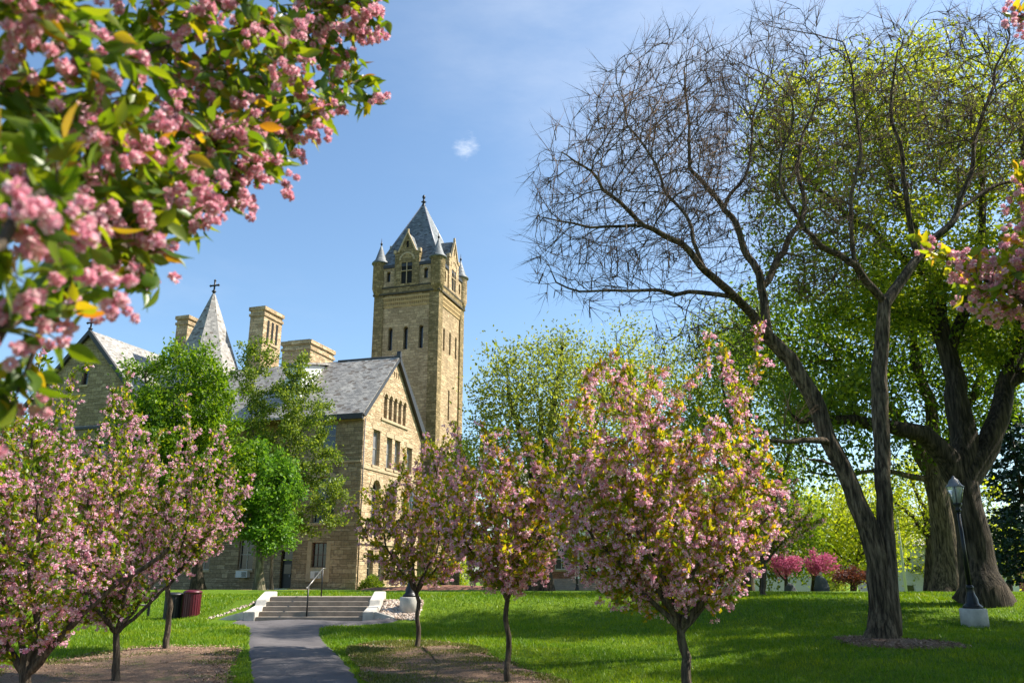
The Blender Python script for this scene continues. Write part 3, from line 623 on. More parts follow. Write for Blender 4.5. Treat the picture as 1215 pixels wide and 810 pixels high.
# octagonal spire over a round bay
sx, sy = -19.6, 6.4
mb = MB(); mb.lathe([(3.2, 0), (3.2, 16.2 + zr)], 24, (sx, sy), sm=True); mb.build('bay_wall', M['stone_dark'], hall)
mb = MB(); mb.lathe([(4.05, 15.55 + zr), (4.1, 15.75 + zr), (3.1, 17.6 + zr), (.16, 25.2 + zr), (.02, 25.3 + zr)], 8, (sx, sy), sm=False, ph=math.radians(20)); mb.build('spire_roof', M['slate'], hall)
mb = MB(); mb.lathe([(3.3, 15.2 + zr), (3.95, 15.4 + zr), (3.95, 15.54 + zr), (3.3, 15.54 + zr)], 8, (sx, sy), sm=False, ph=math.radians(20)); mb.build('eaves', M['fascia'], hall)
cross(sx, sy, 25.6, 1.15)
# chimneys
def chimney(x, y, w, d, z0, z1, slots=False):
    mb = MB(); mb.box(x, y, z0 + zr, x + w, y + d, z1 - .9 + zr, 'tb'); mb.box(x - .1, y - .1, z1 - .9 + zr, x + w + .1, y + d + .1, z1 - .65 + zr); mb.box(x, y, z1 - .65 + zr, x + w, y + d, z1 - .35 + zr, 'tb'); mb.box(x - .14, y - .14, z1 - .35 + zr, x + w + .14, y + d + .14, z1 + zr)
    c = mb.build('chimney', M['stone'], hall)
    if slots:
        for k in range(3):
            ya = y + d * (.2 + .24 * k); MB().box(x + w + .002, ya, z1 - 3.2 + zr, x + w + .03, ya + d * .11, z1 - 1.2 + zr).build('slot', M['black_open'], c)
        MB().box(x + w + .002, y + d * .12, z1 - 3.5 + zr, x + w + .09, y + d * .85, z1 - 3.3 + zr).build('ledge', M['trim'], c)
    MB().box(x + .3, y + .3, z1 + zr, x + w - .3, y + d - .3, z1 + .18 + zr).build('flue', M['black_open'], c)
    return c
chimney(-16.5, 8.0, 1.5, 3.0, 12, 24.1, True)
chimney(-24.75, 8.0, 1.3, 1.9, 12, 24.0)
chimney(-12.75, 8.0, 2.9, 4.2, 12, 20.4)

# bell tower -------------------------------------------------------
TX, TY, TS = -2.47 - 7.5, 20.16, 7.5
cth, sth = math.cos(THETA), math.sin(THETA)
def hall2w(x, y): return HO.x + x * cth + y * sth, HO.y - x * sth + y * cth
twx, twy = hall2w(TX + TS / 2, TY + TS / 2); TZ0 = -1.4
tower = empty('bell_tower', (twx, twy, TZ0), 'tall square sandstone bell tower with slit windows and pointed slate spire', 'tower', rz=-THETA)
Hh = TS / 2; zt = -TZ0
faces = [((-Hh, -Hh), (1, 0)), ((Hh, -Hh), (0, 1)), ((Hh, Hh), (-1, 0)), ((-Hh, Hh), (0, -1))]
class TW(Wall):
    def P(s, u, z, d=0): return s.o + s.u * u + Vector((0, 0, z + zt)) - s.n * d
SLZ0, SLZ1 = 22.45, 24.95
mbW = MB(); mbP = MB(); mbT = MB(); mbC = MB(); mbU = MB()
pw = 1.1
for fi, (o_, u_) in enumerate(faces):
    W = TW(o_, u_)
    # recessed panel (0.16 m) between the corner piers
    class RW(TW):
        pass
    R_ = RW((W.o - W.n * .16)[:2], u_)
    ops = [(c - .25, c + .25, SLZ0, SLZ1, True) for c in (TS / 2 - 1.75, TS / 2, TS / 2 + 1.75)]
    lo = [(TS / 2 - .22, TS / 2 + .22, 15.4, 18.6)]
    R_.fill(mbW, TS - pw, TZ0, 28.6, ops + lo, depth=.5, u0=pw)
    for q in ops + lo:
        mb = MB(); R_.bx(mb, q[0] - .05, q[1] + .05, q[2] - .05, q[3] + .05, .42, .46); mb.build('slit_window', M['glass'], tower)
    # dentil corbel table
    W.bx(mbC, pw, TS - pw, 28.12, 28.32, -.02, .159); W.bx(mbC, pw, TS - pw, 27.65, 27.85, .03, .159); W.bx(mbC, pw, TS - pw, 27.2, 27.38, .08, .159)
    k = 22; sp = (TS - 2 * pw) / k
    for i in range(k): W.bx(mbC, pw + sp * i + .04, pw + sp * (i + 1) - .09, 27.852, 28.118, .0, .158)
    for i in range(k): W.bx(mbC, pw + sp * i + .04, pw + sp * (i + 1) - .09, 27.382, 27.648, .06, .158)
    W.bx(mbT, pw - .3, TS - pw + .3, 28.322, 28.55, -.03, .159)
    # corner piers
    # plain band, string courses, upper stage wall with small windows
    uo = [(1.35, 1.8, 30.05, 31.25, True), (TS - 1.8, TS - 1.35, 30.05, 31.25, True)]
    W.fill(mbU, TS, 28.55, 31.9, uo, depth=.4)
    for q in uo:
        mb = MB(); W.bx(mb, q[0] - .03, q[1] + .03, q[2] - .03, q[3] + .03, .36, .4); mb.build('small_window', M['glass'], tower)
    # gabled dormer
    c = TS / 2; dw = 1.42
    G = TW((W.o + W.n * .14)[:2], u_)
    dop = [(c - .62, c - .05, 29.65, 31.05), (c + .05, c + .62, 29.65, 31.05), (c - .62, c - .05, 31.15, 32.05 - .0), (c + .05, c + .62, 31.15, 32.05), (c - .14, c + .14, 33.75, 34.55)]
    mbD = MB(); G.fill(mbD, c + dw, 29.42, 33.3, dop[:4], depth=.13, u0=c - dw); G.fill(mbD, c + dw * .78, 33.3, 36.3, dop[4:], clip=[(c - dw * .74, 33.3), (c + dw * .74, 33.3), (c, 35.55)], depth=.13, u0=c - dw * .78)
    # side cheeks and back slab give the dormer depth
    for uu, nn in ((c - dw, -1), (c + dw, 1)):
        q = [G.P(uu, 29.42, 0), G.P(uu, 29.42, 2.6), G.P(uu, 33.3, 2.6), G.P(uu, 33.3, 0)]
        mbD.poly(q if nn < 0 else q[::-1])
    mbD.build('dormer_gable', M['stone_mossy_shade'] if fi in (0,) else M['stone_tower'], tower)  # sunless front gable gets the darker stone, its shade painted in
    for k_, q in enumerate((dop[4], (c - .62, c + .62, 29.65, 32.05))):
        mb = MB(); G.bx(mb, q[0] - .02, q[1] + .02, q[2] - .02, q[3] + .02, .10, .128); mb.build('dormer_window', M['black_open'], tower)
    mb = MB(); arch_ring(G, mb, c, 32.3, .72, .92, .05, n=9); G.bx(mb, c - .62, c + .62, 31.06, 31.14, -.02, .2); G.bx(mb, c - .04, c + .04, 29.66, 32.04, -.025, .2)
    mb.build('dormer_tracery', M['trim'], tower)
    mb = MB()
    for sg in (-1, 1):
        a_ = [G.P(c, 35.68, -.12), G.P(c + sg * (dw * .72 + .1), 33.25, -.12), G.P(c + sg * (dw * .72 - .1), 33.25, -.12), G.P(c, 35.35, -.12)]
        mb.prism(a_ if sg > 0 else a_[::-1], -G.n * .25)
        G.bx(mb, c + sg * dw - .15, c + sg * dw + .15, 33.15, 33.55, -.08, .3)
    G.bx(mb, c - .09, c + .09, 35.5, 35.9, -.08, .12)
    mb.build('dormer_coping', M['trim'], tower)
    mb = MB()
    for sg in (-1, 1):
        a_ = [G.P(c, 35.5, .24), G.P(c + sg * dw * .78, 33.15, .24), G.P(c + sg * dw * .78, 33.15, 3.0), G.P(c, 35.5, 3.6)]
        mb.poly(a_ if sg > 0 else a_[::-1])
    mb.build('dormer_roof', M['slate_blue'], tower)
    # eaves
    W.bx(mbT, 0, 0.001, 28.6, 28.601, 0, .001)
for sx_, sy_ in ((-1, -1), (1, -1), (1, 1), (-1, 1)):
    x0, x1 = sorted((sx_ * Hh, sx_ * (Hh - pw))); y0, y1 = sorted((sy_ * Hh, sy_ * (Hh - pw)))
    mbP.box(x0, y0, 0, x1, y1, 28.6 + zt, 'b')
mbW.build('wall', M['stone_tower'], tower); mbP.build('corner_piers', M['stone_mossy_shade'], tower); mbU.build('upper_wall', M['stone_tower'], tower)
mbC.build('corbel_table', M['corbel'], tower)
def ringbox(mb, h_, z0, z1, inner=.3):
    for a in ((-h_, -h_, h_, -h_ + inner), (-h_, h_ - inner, h_, h_), (-h_, -h_ + inner, -h_ + inner, h_ - inner), (h_ - inner, -h_ + inner, h_, h_ - inner)):
        mb.box(a[0], a[1], z0 + zt, a[2], a[3], z1 + zt)
mb = MB(); ringbox(mb, Hh + .12, 28.56, 28.74); ringbox(mb, Hh + .12, 29.28, 29.44); mb.build('string_course', M['weather'], tower)
mb = MB(); ringbox(mb, Hh + .07, 28.745, 29.275, .2); mb.build('rubble_band', M['stone_mossy_shade'], tower)
mb = MB(); ringbox(mb, Hh + .12, 31.6, 31.95, .5); mb.build('eaves', M['fascia'], tower)
ap = 40.65; r0 = Hh - .1
MB().lathe([(math.sqrt(2) * (r0 + .2), 31.9 + zt), (math.sqrt(2) * (r0 - .25), 32.5 + zt), (.12, ap + zt), (.02, ap + .1 + zt)], 4, sm=False, ph=math.pi / 4).build('spire_roof', M['slate_blue'], tower)
mb = MB()
for k in range(4):
    a_ = math.pi / 4 + k * math.pi / 2; q = math.sqrt(2) * (r0 - .25); mb.tube((q * math.cos(a_), q * math.sin(a_), 32.5 + zt), (0, 0, ap + zt), .09, 6)
mb.build('hip_ridges', M['lead'], tower)
MB().lathe([(.3, ap - .6 + zt), (.2, ap - .1 + zt), (.11, ap + .1 + zt), (.32, ap + .22 + zt), (.13, ap + .34 + zt), (.1, ap + .6 + zt), (.2, ap + .78 + zt), (.17, ap + .95 + zt), (.02, ap + 1.15 + zt)], 10).build('spire_finial', M['black'], tower)
for sx_, sy_ in ((-1, -1), (1, -1), (1, 1), (-1, 1)):
    c = (sx_ * (Hh - .38), sy_ * (Hh - .38))
    t_ = MB().lathe([(.5, 28.5 + zt), (.78, 29.5 + zt), (.78, 32.2 + zt), (.86, 32.4 + zt)], 16, c).build('turret', M['stone_mossy_shade'] if sx_ < 0 or sy_ < 0 else M['stone_tower'], tower)  # shaded turrets painted in darker stone, the sunward rear one kept light
    MB().lathe([(.8, 32.28 + zt), (.96, 32.32 + zt), (.94, 32.45 + zt), (.62, 32.8 + zt), (.05, 34.6 + zt), (.02, 34.65 + zt)], 16, c).build('turret_cap', M['slate_blue'], t_)
    MB().lathe([(.06, 34.5 + zt), (.14, 34.75 + zt), (.05, 34.9 + zt), (.015, 35.4 + zt)], 8, c).build('turret_finial', M['black'], t_)

# window air conditioners
for (W, u, z, w, lab) in ((Wf, 1.78, -.32, .7, 'small white air conditioner in the wall below the barred window'), (Wm, -11.45 - MX0, -.28, 1.05, 'wide white air conditioner under the window behind the tree trunk')):
    p = W.P(u + w / 2, z, 0); q = hall.matrix_basis @ p if False else Matrix.Rotation(-THETA, 4, 'Z') @ Vector((p.x, p.y, 0)) + Vector((HO.x, HO.y, z))
    e = empty('air_conditioner', q, lab, 'air conditioner', 'window air conditioners', rz=-THETA)
    MB().box(-w / 2, -.38, 0, w / 2, .05, .5).build('casing', M['acw'], e, .015)
    mb = MB(); [mb.box(w * .02, -.395, .06 + i * .055, w * .42, -.381, .09 + i * .055) for i in range(7)]; mb.build('grille', M['black'], e)
    MB().box(-w * .44, -.392, .08, -w * .06, -.381, .42).build('front_panel', M['acw'], e)

# ------------------------------------------------------------------ steps, cheek walls, handrail, lamps, bins
SX0, SX1, SY0 = -8.12, -4.72, 26.98
zb = th(-6.5, 26.9) + .02; rise = .142; tread = .37
steps = empty('stone_steps', (-6.4, SY0, zb), 'flight of five worn concrete steps between white sloping cheek walls', 'steps')
for k in range(5):
    MB().box(SX0 + 6.4 + .001, k * tread, -.2 if k == 0 else rise * k - .06, SX1 + 6.4 - .001, (k + 1) * tread + (.3 if k < 4 else .9), rise * (k + 1)).build('step', M['step'], steps, .012)
zt5 = rise * 5
def cheek(xi, sgn):
    L = 5 * tread + .25; a = xi; b = xi + sgn * .36; pr_ = [(-.05, -.2), (L + .25, -.2), (L + .25, zt5 + .16), (L - .1, zt5 + .16), (1.15, .62), (1.05, .45), (-.05, .30)]
    pts = [(a, y, z) for y, z in pr_]; mb = MB(); mb.prism(pts if sgn > 0 else pts[::-1], (sgn * .36, 0, 0)); c = mb.build('cheek_wall', M['conc'], steps, .02)
    pw_ = [(b, -.05, -.2), (b + sgn * 1.05, -.05, -.2), (b + sgn * 1.02, -.05, -.02), (b + sgn * .55, -.05, .16), (b + sgn * .002, -.05, .31)]
    pw_ = [(x, y + .02, z) for x, y, z in pw_]
    mb = MB(); mb.prism(pw_ if sgn > 0 else pw_[::-1], (0, .22, 0)); mb.build('wing_wall', M['conc'], steps, .015)
cheek(SX0 + 6.4, -1); cheek(SX1 + 6.4, 1)
hr = empty('handrail', (-6.43, SY0, zb), 'black metal handrail rising up the middle of the steps', 'handrail')
hp = at(363, 731, 27.15); hx = hp.x
hr.location.x = hx
MB().tube((0, .25, .1), (0, .25, 1.06), .026).build('post', M['black'], hr); MB().tube((.0, 2.15, zt5 - .05), (0, 2.15, zt5 + .92), .026).build('post', M['black'], hr)
mb = MB(); mb.tube((0, -.05, 1.0), (0, .22, 1.06), .024); mb.tube((0, .22, 1.06), (0, 2.15, zt5 + .92), .024); mb.tube((0, 2.15, zt5 + .92), (0, 2.5, zt5 + .92), .024); mb.build('rail', simple('worn_rail_metal', (.16, .15, .14), .35, .6), hr)
def lamp(name, x, y, label, Ht=4.15, full=True, sc_=1.0):
    z = th(x, y); e = empty(name, (x, y, z), label, 'street lamp', 'black lamp posts on the lawn'); s = sc_
    MB().lathe([(.34 * s, -.25), (.34 * s, .40 * s), (.32 * s, .43 * s), (.0, .43 * s)], 28).build('concrete_footing', M['conc'], e)
    b0 = .435 * s
    MB().lathe([(.25, b0), (.25, b0 + .05), (.2, b0 + .09), (.165, b0 + .13), (.16, b0 + .24), (.11, b0 + .36), (.085, b0 + .5), (.095, b0 + .52), (.095, b0 + .56), (.07, b0 + .6)], 18).build('base', M['black'], e)
    MB().lathe([(.06, b0 + .58), (.04, Ht - .78)], 12).build('pole', M['black'], e)
    MB().lathe([(.04, Ht - .8), (.075, Ht - .78), (.075, Ht - .72), (.05, Ht - .69), (.12, Ht - .6), (.12, Ht - .56)], 14).build('collar', M['black'], e)
    l_ = MB().lathe([(.11, Ht - .56), (.21, Ht - .18), (.22, Ht - .12)], 16).build('lantern', M['lampglass'], e)
    mb = MB(); [mb.tube((.115 * math.cos(t), .115 * math.sin(t), Ht - .56), (.225 * math.cos(t), .225 * math.sin(t), Ht - .12), .009, 5) for t in [i * math.pi / 3 for i in range(6)]]; mb.build('lantern_frame', M['black'], l_)
    MB().lathe([(.24, Ht - .12), (.24, Ht - .1), (.17, Ht - .04), (.12, Ht + .08), (.05, Ht + .13), (.02, Ht + .2)], 16).build('lantern_cap', M['lead'], l_)
    return e
lamp('street_lamp', 12.45, 23.0, 'black lamp post with glass lantern at the right edge of the lawn', 3.78)
lamp('street_lamp', -3.35, 27.9, 'black lamp post on a round footing beside the steps, lantern hidden in blossom', 3.78)
lamp('street_lamp', 4.62, 60.0, 'distant black lamp post in front of the far stone steps', 4.1, sc_=.4)
def slat_bin(x, y, mat, label):
    e = empty('litter_bin', (x, y, th(x, y) - .02), label, 'litter bin', 'litter bins on the lawn', rz=math.radians(-8)); R = .27
    n = 22; 
    MB().lathe([(R - .04, .02), (R - .02, .74)], 20).build('liner', M['blackbin'], e)
    mb = MB()
    for k in range(n):
        t = 2 * math.pi * k / n; c = math.cos(t); s_ = math.sin(t); p = Vector((c * R, s_ * R, 0)); tt = Vector((-s_, c, 0)) * .031; nn = Vector((c, s_, 0)) * .014
        mb.prism([p - tt, p + tt, p + tt + nn, p - tt + nn], (0, 0, .76))
    mb.build('slats', mat, e)
    mb = MB(); mb.lathe([(R - .03, .74), (R + .035, .75), (R + .035, .79), (R - .02, .83), (.14, .85), (.14, .80), (.0, .80)], 28); mb.build('lid', mat, e, 0)
    return e
slat_bin(-10.55, 28.0, M['maroon'], 'maroon slatted litter bin beside the black one'); slat_bin(-11.17, 28.05, M['blackbin'], 'black slatted litter bin behind the thin cherry trunk')
# low rail at far left
rf = empty('low_rail', (-17, 28.6, th(-17, 28.6)), 'low dark metal rail across the lawn at the left edge', 'rail')
zz = [th(x, 28.6) - th(-17, 28.6) for x in (-22, -17, -12.2)]
mb = MB(); mb.tube((-5, 0, .36 + zz[0]), (0, 0, .36), .03); mb.tube((0, 0, .36), (4.8, 0, .36 + zz[2]), .03); mb.build('rail', M['black'], rf)
for x, z_ in ((-5, zz[0]), (-2.5, (zz[0]) / 2), (0, 0), (2.4, zz[2] / 2), (4.8, zz[2])): MB().box(x - .035, -.035, z_ - .1, x + .035, .035, .42 + z_).build('post', M['black'], rf)

# stones on the slope beside the steps
rng = np.random.default_rng(5)
ico_v = []; ico_f = []
import bmesh as _bm
b_ = _bm.new(); _bm.ops.create_icosphere(b_, subdivisions=1, radius=1); b_.verts.ensure_lookup_table(); IV = np.array([v.co[:] for v in b_.verts]); IF = np.array([[v.index for v in f.verts] for f in b_.faces]); b_.free()
def stones(name, pts, sizes, mat, label):
    n = len(pts); R = rng.normal(0, 1, (n, 3, 3)); Q, _ = np.linalg.qr(R); S = sizes[:, None, None] * np.clip(rng.normal(1, .3, (n, 1, 3)), .4, 1.7); J = 1 + rng.normal(0, .13, (n, len(IV), 1))
    V = np.einsum('nvi,nij->nvj', IV[None] * J * S, Q) + pts[:, None]
    F = (IF[None] + (np.arange(n) * len(IV))[:, None, None]).reshape(-1, 3)
    return tag(mesh_np(name, V.reshape(-1, 3), F, mat), label, 'gravel', kind='stuff')
M['gravel'] = leafmat('gravel', [(0, (.20, .14, .10)), (.5, (.42, .33, .26)), (1, (.60, .52, .45))], 0, .9)
sxn = rng.uniform(-4.35, -3.0, 2600); syn = rng.uniform(26.95, 28.9, 2600); k = (sxn + 4.4) < 1.5 - (syn - 26.95) * .0; sxn, syn = sxn[k], syn[k]
stones('gravel', np.stack([sxn, syn, terrain(sxn, syn) + rng.uniform(0, .03, len(sxn))], 1), rng.uniform(.018, .05, len(sxn)), M['gravel'], 'pale tan stones on the slope between steps and lamp')
sxn = rng.uniform(-9.7, -8.5, 700); syn = rng.uniform(27, 28.9, 700); k = np.abs((sxn + 9.75) - (syn - 26.9) * .62) < .12; sxn, syn = sxn[k], syn[k]
stones('gravel', np.stack([sxn, syn, terrain(sxn, syn) + .01], 1), rng.uniform(.015, .04, len(sxn)), M['gravel'], 'pale stones edging the left cheek wall of the steps')
# standing stones on the far lawn
def boulder(px, py, Y, w, h, label, seed):
    p = at(px, py, Y); z = th(p.x, Y); r = np.random.default_rng(seed); b = _bm.new(); _bm.ops.create_icosphere(b, subdivisions=3, radius=1)
    for v in b.verts:
        c = v.co; k = 1 + .06 * math.sin(5 * c.x + seed) + .05 * math.sin(7 * c.z + 2) + r.normal(0, .012); v.co = Vector((c.x * w * k, c.y * w * .5 * k, (max(c.z, -.5) * .75 + .25) * h * k))
    me = bpy.data.meshes.new('memorial_stone'); b.to_mesh(me); b.free(); me.materials.append(M['rock']); o = bpy.data.objects.new('memorial_stone', me); o.location = (p.x, Y, z); link(o); tag(o, label, 'boulder', 'standing stones on the far lawn')
boulder(975, 701, 44, .40, .82, 'grey upright boulder beneath the right pink blossom shrub', 3)
boulder(938, 702, 46, .34, .5, 'lower grey stone beneath the left pink blossom shrub', 8)

# far steps, brick building and house fragments
fs = empty('far_steps', (at(695, 700, 61).x, 61, -1.2), 'wide flight of grey steps far off between the trees', 'steps')
for k in range(6): MB().box(-3.3, k * .4, -.6, 3.3 - .0, k * .4 + .55, .1 + .15 * k).build('step', M['step'], fs)
for sg in (-1, 1): MB().prism([(sg * 3.31 + (0 if sg > 0 else -.5), -.3, -.6), (sg * 3.31 + (0 if sg > 0 else -.5), 3, -.6), (sg * 3.31 + (0 if sg > 0 else -.5), 3, 1.3), (sg * 3.31 + (0 if sg > 0 else -.5), 1.6, 1.3), (sg * 3.31 + (0 if sg > 0 else -.5), -.3, .35)], (.5, 0, 0)).build('side_wall', M['conc'], fs)
bb = empty('brick_building', (at(715, 690, 82).x, 82, -1.6), 'red brick building with pale columns far behind the steps', 'building')
class BW(Wall): pass
Wb = BW((-9, 0), (1, 0)); mb = MB(); bops = [(x, x + 1.3, z, z + 2.0) for x in (1.5, 4.4, 10.5, 13.5, 16) for z in (2.0, 6.0)] + [(7.2, 8.6, .6, 3.2)]
Wb.fill(mb, 18, 0, 9, bops, depth=.25); mb.box(-9, .26, 0, 9, 12, 9, 'fb'); mb.build('wall', M['redbrick'], bb)
for o in bops: window(Wb, o, bb, frame='white', rows=2, cols=2, depth=.2)
MB().prism([(-9.5, -.6, 9), (9.5, -.6, 9), (9.5, 6, 12.5), (-9.5, 6, 12.5)], (0, 0, .2)).build('roof', M['slate'], bb)
for x in (-2.6, -.6, 1.4, 3.4): MB().lathe([(.32, .4), (.32, .6), (.25, .7), (.2, 4.6), (.3, 4.8), (.3, 5)], 12, (x, -2.2)).build('column', M['white'], bb)
MB().box(-3.2, -2.6, 5.0, 4.0, -.01, 5.7).build('porch_roof', M['white'], bb); MB().box(-3.4, -2.8, .1, 4.2, -.02, .4).build('porch_floor', M['conc'], bb)
def house(x, y, w, d, h, rh, mat, label, rz=0):
    z = th(x, y); e = empty('house', (x, y, z), label, 'house', 'distant houses beyond the lawn', rz=rz); Wn = BW((-w / 2, -d / 2), (1, 0)); mb = MB(); ops = [(u, u + 1, v, v + 1.4) for u in np.arange(1.2, w - 1.5, 2.4) for v in (1.2, 4.2) if v + 2 < h]
    Wn.fill(mb, w, -1, h, ops, depth=.15); mb.box(-w / 2, -d / 2 + .16, -1, w / 2, d / 2, h, 'ftb'); mb.build('wall', mat, e)
    for o in ops: window(Wn, o, e, frame='white', depth=.12, sill=False)
    for sg in (-1, 1): MB().prism([(-w / 2 - .4, sg * (d / 2 + .4), h - .1), (w / 2 + .4, sg * (d / 2 + .4), h - .1), (w / 2 + .4, 0, h + rh), (-w / 2 - .4, 0, h + rh)], (0, 0, .15)).build('roof', M['slate'], e)
house(46, 92, 13, 9, 6.5, 3, M['house'], 'pale grey house seen between the trunks beyond the lawn')
house(64, 95, 12, 9, 6.4, 2.6, M['redbrick'], 'red brick house at the far right beyond the lawn')
house(31, 104, 12, 8, 6.4, 2.6, M['house'], 'white house low behind the forked trunk beyond the lawn')
p = at(1075, 699, 50); e = tag(MB().lathe([(.085, -.8), (.06, 5.2), (.02, 5.3)], 10).build('white_pole', M['white']), 'slim pale pole standing between the forked tree and thin yellow tree', 'pole'); e.location = (p.x, 50, th(p.x, 50))

# ------------------------------------------------------------------ trees
def norm(a): return a / np.maximum(np.linalg.norm(a, axis=-1, keepdims=True), 1e-9)
def blob_points(blobs, n, rng, shell=.35):
    vols = np.array([b[1][0] * b[1][1] * b[1][2] * (b[2] if len(b) > 2 else 1) for b in blobs]); cnt = rng.multinomial(n, vols / vols.sum()); out = []
    for b, k in zip(blobs, cnt):
        d = norm(rng.normal(0, 1, (k, 3))); r = rng.random(k) ** shell; out.append(np.array(b[0]) + d * r[:, None] * np.array(b[1]))
    return np.concatenate(out)
def grow(lines, A, step, infl, kill, rng, trop=(0, 0, .08), maxit=400, jit=.12, maxn=16000, inertia=.45):
    nodes = []; par = []; minr = []
    for ln in lines:
        pts = [np.array(p[:3], float) for p in ln]; rr = [p[3] for p in ln]
        if nodes:
            q = np.array(nodes); cur = int(np.argmin(((q - pts[0]) ** 2).sum(1)))
        else: nodes.append(pts[0]); par.append(-1); minr.append(rr[0]); cur = 0
        for (p0, p1, r0, r1) in zip([np.array(nodes[cur])] + pts[1:-1] if True else None, pts[1:], rr, rr[1:]):
            L = np.linalg.norm(p1 - p0); m_ = max(1, int(L / step)); off = np.zeros(3); bw_ = (.035 if r0 < .12 else .012) * L; bow1 = rng.normal(0, bw_, 3); bow2 = rng.normal(0, bw_ * .7, 3)
            for k in range(1, m_ + 1):
                t = k / m_; off = off * .6 + rng.normal(0, step * jit * .5, 3) * (t < 1)
                nodes.append(p0 + (p1 - p0) * t + off * min(1, 3 * (1 - t)) + bow1 * math.sin(math.pi * t) + bow2 * math.sin(2 * math.pi * t)); par.append(cur); minr.append(r0 + (r1 - r0) * t); cur = len(nodes) - 1
    nodes = np.array(nodes); trop = np.array(trop)
    D = np.full(len(A), 1e9); I = np.zeros(len(A), int)
    def upd(new, base):
        nonlocal D, I
        for s in range(0, len(A), 4000):
            d = np.linalg.norm(A[s:s + 4000, None] - new[None], axis=2); j = d.argmin(1); m_ = d[np.arange(len(j)), j]
            b = m_ < D[s:s + 4000]; D[s:s + 4000][b] = m_[b]; I[s:s + 4000][b] = j[b] + base
    for s in range(0, len(nodes), 300): upd(nodes[s:s + 300], s)
    lastdir = {}
    for it in range(maxit):
        k = D > kill; A, D, I = A[k], D[k], I[k]
        act = D < infl
        if not act.any() or len(nodes) > maxn: 
            if len(nodes) > maxn or not len(A): break
            j = D.argmin(); act = np.zeros(len(A), bool); act[j] = True
        idx = I[act]; dv = norm(A[act] - nodes[idx]); u, inv = np.unique(idx, return_inverse=True)
        S = np.zeros((len(u), 3)); np.add.at(S, inv, dv); c = np.bincount(inv)
        pu = np.array([par[q] for q in u]); pd = np.where((pu >= 0)[:, None], norm(nodes[u] - nodes[np.maximum(pu, 0)]), 0); dirn = norm(norm(S) + inertia * pd + trop + rng.normal(0, jit, (len(u), 3)))
        ok = np.ones(len(u), bool)
        for q, (ui, di) in enumerate(zip(u, dirn)):
            l = lastdir.get(ui, [])
            if any(float(np.dot(x, di)) > .93 for x in l) and len(l) > 0 or len(l) > 3: ok[q] = False
            else: lastdir[ui] = l + [di]
        if not ok.any():
            # drop attractors that cannot be reached
            rm = np.zeros(len(A), bool); rm[np.where(act)[0]] = True; A, D, I = A[~rm], D[~rm], I[~rm]; continue
        bad = np.isin(idx, u[~ok])
        if bad.any():
            rmi = np.where(act)[0][bad]; rm = np.zeros(len(A), bool); rm[rmi[rng.random(len(rmi)) < .3]] = True
        new = nodes[u[ok]] + dirn[ok] * step; base = len(nodes); nodes = np.concatenate([nodes, new]); par += list(u[ok]); minr += [0] * len(new)
        if bad.any(): A, D, I = A[~rm], D[~rm], I[~rm]
        if len(A): upd(new, base)
        else: break
    return nodes, np.array(par), np.array(minr, float)
def radii(nodes, par, minr, tip, pw=2.3, cap=None):
    n = len(nodes); r = np.zeros(n); acc = np.zeros(n)
    for i in range(n - 1, -1, -1):
        r[i] = max(acc[i] ** (1 / pw) if acc[i] > 0 else tip, tip)
        if cap: r[i] = min(r[i], cap)
        if par[i] >= 0: acc[par[i]] += r[i] ** pw
    r2 = np.where(minr > 0, minr, r)
    for i in range(n):   # a child is never thicker than its parent
        if par[i] >= 0: r2[i] = min(r2[i], r2[par[i]])
    return np.maximum(r2, tip * .8)
def tubes(nodes, par, r, flare=0.0, flen=.4, lobes=5, seed=0, z0=None):
    n = len(nodes); ch = [[] for _ in range(n)]
    for i in range(n):
        if par[i] >= 0: ch[par[i]].append(i)
    main = [max(c, key=lambda k: r[k]) if c else -1 for c in ch]; V = []; F = []; nv = 0
    rng = np.random.default_rng(seed); ph = rng.uniform(0, 6.28, 3)
    starts = [0] + [i for i in range(1, n) if main[par[i]] != i]
    for s in starts:
        chain = [s]
        if par[s] >= 0: chain = [par[s], s]
        while main[chain[-1]] != -1: chain.append(main[chain[-1]])
        if len(chain) < 2: continue
        P = nodes[chain]; rr = r[chain].copy()
        if par[s] >= 0: rr[0] = rr[1]
        big = rr.max(); k = 20 if big > .3 else 12 if big > .12 else 7 if big > .04 else 5 if big > .015 else 3
        T = np.empty_like(P); T[1:-1] = P[2:] - P[:-2]; T[0] = P[1] - P[0]; T[-1] = P[-1] - P[-2]; T = norm(T)
        ref = np.cross(T[0], [0.3, 1, .1]); ref = ref / np.linalg.norm(ref); m_ = len(P); U = np.empty_like(P)
        for i in range(m_):
            ref = ref - T[i] * ref.dot(T[i]); ref /= (np.linalg.norm(ref) + 1e-9); U[i] = ref
        B = np.cross(T, U); a = np.arange(k) * 2 * math.pi / k
        R = rr[:, None] * np.ones(k)[None]
        if flare and s == 0:
            hgt = P[:, 2] - P[0, 2]
            R = R * (1 + flare * np.exp(-hgt / flen)[:, None] * (1 + .45 * np.sin(lobes * a + ph[0])[None] + .25 * np.sin((lobes + 3) * a + ph[1])[None]))
        if big > .12: R = R * (1 + .07 * np.sin(3 * a + ph[2])[None] + .05 * np.sin(2 * a + P[:, 2:3] * 1.5))
        ring = P[:, None] + (U[:, None] * np.cos(a)[None, :, None] + B[:, None] * np.sin(a)[None, :, None]) * R[..., None]
        V.append(ring.reshape(-1, 3)); i0 = nv + (np.arange(m_ - 1) * k)[:, None] + np.arange(k)[None]; i1 = nv + (np.arange(m_ - 1) * k)[:, None] + (np.arange(k)[None] + 1) % k
        F.append(np.stack([i0, i1, i1 + k, i0 + k], -1).reshape(-1, 4)); nv += m_ * k
    return np.concatenate(V), np.concatenate(F)
